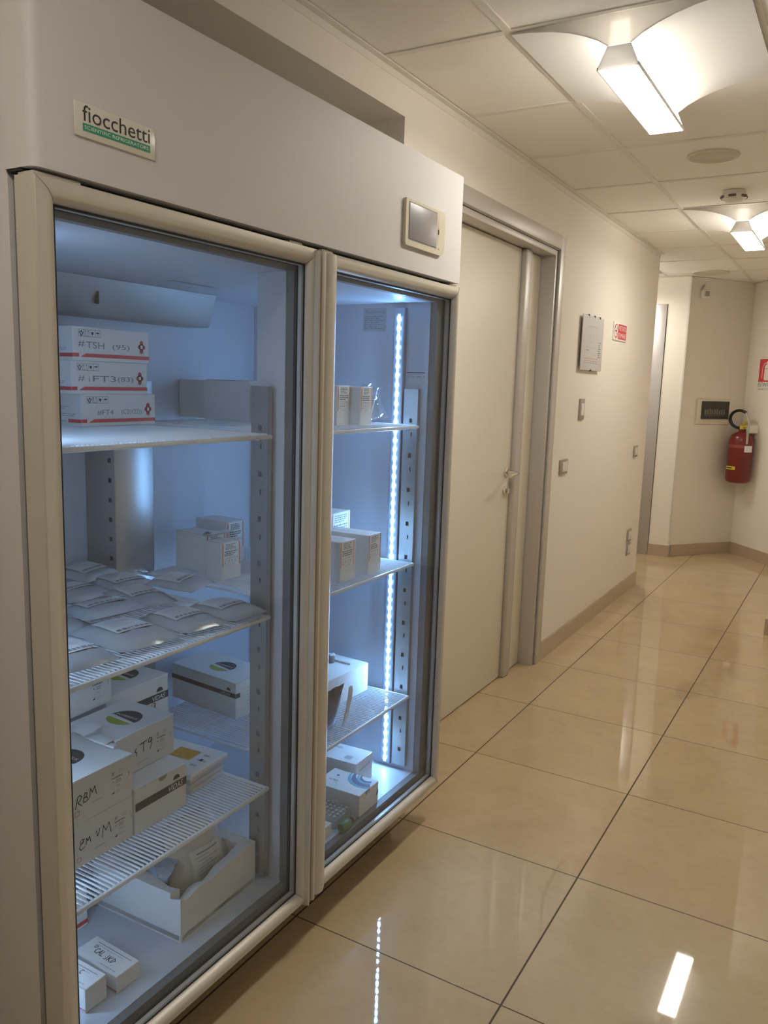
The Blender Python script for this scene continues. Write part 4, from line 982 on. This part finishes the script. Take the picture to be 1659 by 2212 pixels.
# small cartons on the floor of the refrigerator
PINK = M('pink_stripe', (.60, .06, .16), .5, var=0)
def low_carton(label, x, y, w_, d, h, rz, words):
    mb = carton('small_carton', label, 'carton', x, y, Z3, w_, d, h, CARD, rz, 'small cartons with a red base line on the refrigerator floor')
    left(mb); mb.rect(0, .004, d, .0065, PINK); top_x(mb); mb.rect(.02, w_-.012, d-.012, w_-.0105, GREY); mb.rect(.03, w_-.018, d-.03, w_-.017, LGREY); mb.disc(.028, w_*.62, .006, LGREY)
    for (wd_, a, b, hh) in words: write(mb, wd_, a, b, hh, .0016, .72)
    mb.lines(d*.55, .006, d-.008, .011, 1, LGREY, seed=3)
    return done(mb)
low_carton('small white carton with handwriting CAL VKD lying on the refrigerator floor', .155, 1.018, .060, .135, .038, -2, [('CAL', .035, .022, .014), ('JKD', .068, .020, .014)])
low_carton('small white carton next to the one marked CAL VKD, cut off by the door frame', .145, .950, .052, .120, .052, 0, [('C', .070, .024, .011)])
mb = carton('small_carton', 'upright white carton with a red corner stripe in the left corner of the refrigerator floor', 'carton', -.068, 1.012, Z3, .120, .11, .098, CARD, 0, 'upright cartons in the left corner')
front(mb); mb.poly([(.070, .006), (.120, .006), (.120, .016), (.085, .016)], RED); mb.rect(.075, .056, .090, .071, GREY); mb.lines(.07, .035, .11, .045, 2, LGREY, seed=1); mb.rect(0, .004, .06, .006, GREY); done(mb)
mb = carton('small_carton', 'second upright carton with a red base stripe behind the one in the left corner', 'carton', -.105, 1.075, Z3, .105, .12, .075, CARD, 0, 'upright cartons in the left corner')
mb.info = mb.info[:3] + ((-.185, 1.09, Z3),) + mb.info[4:]
front(mb); mb.rect(.0, .006, .105, .012, RED); mb.lines(.05, .03, .10, .06, 3, LGREY, seed=1); done(mb)
mb = MB(); pillow(mb, .12, .085, .022, FILM, 31, .003, 10, 8); o = mb.build('clear_blister_bag'); o.location = (-.115, 1.055, Z3+.099); o.rotation_euler = (0, 0, .2); tag(o, 'shiny plastic bag with small red pieces lying on the upright cartons', 'bag')
s_ = MB()
for k in range(7): s_.lathe([(.0,.0),(.0035,.0),(.0035,.003),(.0,.003)], RED if k % 2 else VENT, (.02-.014*(k % 4), -.025+.013*k*.5, .0225), (0,0,1), 10)
part(o, 'red_cap', s_)

# --- right-hand lower shelf: closed foam box, dark foil bag, small dark bottle
mb = MB(); mb.rbox((-.155, 0, 0), (0, .215, .0925), FOAM, .004)
o = mb.build('foam_box'); o.location = (.045, 1.925, Z2); o.rotation_euler = (0,0,math.radians(-3)); tag(o, 'closed white polystyrene box on the right lower shelf', 'foam box')
l = MB(); l.rbox((-.155, .155, .0930), (-.03, .175, .0990), CARD, .002); part(o, 'tape_strip', l)
FOIL = M('dark_foil', (.055, .055, .07), .28, .6, var=.3, scale=40, bump=.8)
mb = MB(); pillow(mb, .135, .10, .03, FOIL, 41, .003, 12, 10); o = mb.build('foil_bag'); o.location = (.118, 1.803, Z2+.004); o.rotation_euler = (0, math.radians(-78), 0)
o.location = (.150, 1.795, Z2+.068); tag(o, 'dark grey foil bag standing at the door post on the right lower shelf', 'bag')
mb = MB()
sheet(mb, lambda u, v: Vector((.012*math.sin(2*v), u*.022+.012*v, v*.115)), 4, 10, M('white_film', (.70, .72, .75), .15, .1, var=.05, bump=.4), .0012, seed=12, th=.001)
o = mb.build('white_bag'); o.location = (.146, 1.852, Z2+.002); tag(o, 'glossy white plastic edge of a bag beside the dark foil bag', 'bag')
mb = MB(); mb.lathe([(.0,.0),(.014,.0),(.015,.004),(.015,.016),(.009,.021),(.0,.021)], VENT, (0,0,0), (0,0,1), 16); mb.tube([(0,.0,.018), (.004,.014,.024), (0,.022,.016)], .004, PLAST, 8)
o = mb.build('small_bottle'); o.location = (-.045, 2.07, Z2+.0930); tag(o, 'small dark vial lying on the closed polystyrene box', 'vial')

# --- right-hand floor
mb = carton('test_carton', 'white test kit carton with grey italic lettering on the right refrigerator floor', 'carton', .113, 1.990, Z3, .104, .155, .086, CARD, 3)
front(mb); mb.text('Laboquick', .018, .050, .0125, GREY, 1, .070, ang=3, shear=.25); mb.text('Urinalysis Reagent Strips'[:17], .030, .040, .0040, LGREY, 1, .045, ang=3)
left(mb); mb.text('B-D', .110, .045, .008, BLACK, 1, .025); top_x(mb); mb.rect(.098, .018, .122, .042, LGREY); mb.lines(.02, .072, .06, .085, 2, GREY, 1, .5, seed=2); mb.rect(.0, .051, .155, .0515, LGREY)
done(mb)
TEAL = M('teal_ink', (.10, .42, .48), .45, var=.05); NAVY = M('navy_ink', (.07, .11, .26), .45, var=.05)
mb = carton('swirl_carton', 'white carton with a teal and navy swirl on its lid behind the right door glass', 'carton', .205, 1.862, Z3, .110, .155, .067, CARD, 1)
top_x(mb)
def crescent(cu, cv, r0, r1, off, t0, t1, mat, lay):
    A = [(cu+r0*math.cos(math.radians(t)), cv+r0*math.sin(math.radians(t))) for t in range(t0, t1+1, 8)]; B = [(cu+off+r1*math.cos(math.radians(t)), cv+r1*math.sin(math.radians(t))) for t in range(t1, t0-1, -8)]
    mb.add([mb.P(a, b, lay) for a, b in A+B], [(i, i+1, len(A)*2-2-i, len(A)*2-1-i) for i in range(len(A)-1)], mat)
def band_arc(r0, r1, t0, t1, mat, lay):
    for k in range(14):
        ta, tb = math.radians(t0+(t1-t0)*k/14), math.radians(t0+(t1-t0)*(k+1)/14); sa = .35+.65*min(1, k/6); sb = .35+.65*min(1, (k+1)/6)
        q = [(r0, ta), (r0, tb), (r0-(r0-r1)*sb, tb), (r0-(r0-r1)*sa, ta)]
        mb.poly([(min(.155, .125+r*math.cos(a_)), min(.110, .106+r*math.sin(a_))) for r, a_ in q], mat, lay)
band_arc(.064, .052, 174, 302, TEAL, 1); band_arc(.053, .034, 172, 304, NAVY, 2); band_arc(.037, .027, 168, 308, TEAL, 3); band_arc(.028, .019, 160, 318, NAVY, 4)
mb.text('ACRO', .022, .040, .009, BLACK, 1, .030); mb.disc(.035, .075, .005, GREY)
front(mb); mb.poly([(.032, .067), (.050, .067), (.044, .055), (.036, .055)], TEAL); mb.poly([(.052, .067), (.058, .067), (.056, .055), (.052, .056)], RED); mb.poly([(.098,.024), (.109,.028), (.109,.046), (.100,.040)], NAVY); done(mb)
mb = MB(); CP = GLASS('tray_plastic_clear', (.80, .84, .82), 1.5, .05, .14, 1.5, .03); mb.rbox((-.13, 0, 0), (0, .088, .030), CP, .003)
o = mb.build('vial_tray'); o.location = (.185, 1.768, Z3); tag(o, 'clear plastic tray of shiny vial tops at the lower left of the right door', 'tray')
for i in range(8):
    for j in range(5):
        c = MB(); c.lathe([(.0,.0),(.0048,.0),(.0052,.002),(.0052,.004),(.003,.006),(.0,.0062)], CHROME, (-.010-.0155*i, .012+.016*j, .0305), (0,0,1), 10); part(o, 'vial_cap', c)
GB = M('green_plastic', (.10, .19, .08), .35, var=.2, scale=20)
mb = MB(); mb.lathe([(.0,.0),(.0115,.0),(.013,.003),(.013,.038),(.009,.044),(.006,.046),(.0,.046)], GB, (0,0,.0132), (0,1,0), 16); mb.lathe([(.0,.046),(.0075,.046),(.0075,.058),(.0,.058)], DARK, (0,0,.0132), (0,1,0), 12)
o = mb.build('green_vial'); o.location = (.204, 1.768, Z3); tag(o, 'dull green vial lying on its side just behind the right door glass', 'vial')
done(carton('cream_carton', 'low cream carton in the bottom left corner behind the right door', 'carton', .186, 1.662, Z3, .088, .09, .033, CARDB, 0))
mb = MB(); mb.lathe([(.0,.0),(.022,.0),(.026,.006),(.026,.07),(.022,.078),(.0,.078)], PLAST, (0,0,.0262), (1,.15,0), 20); o = mb.build('white_roll'); o.location = (-.075, 2.015-.055, Z3); tag(o, 'small white cylinder lying left of the test kit carton', 'roll')
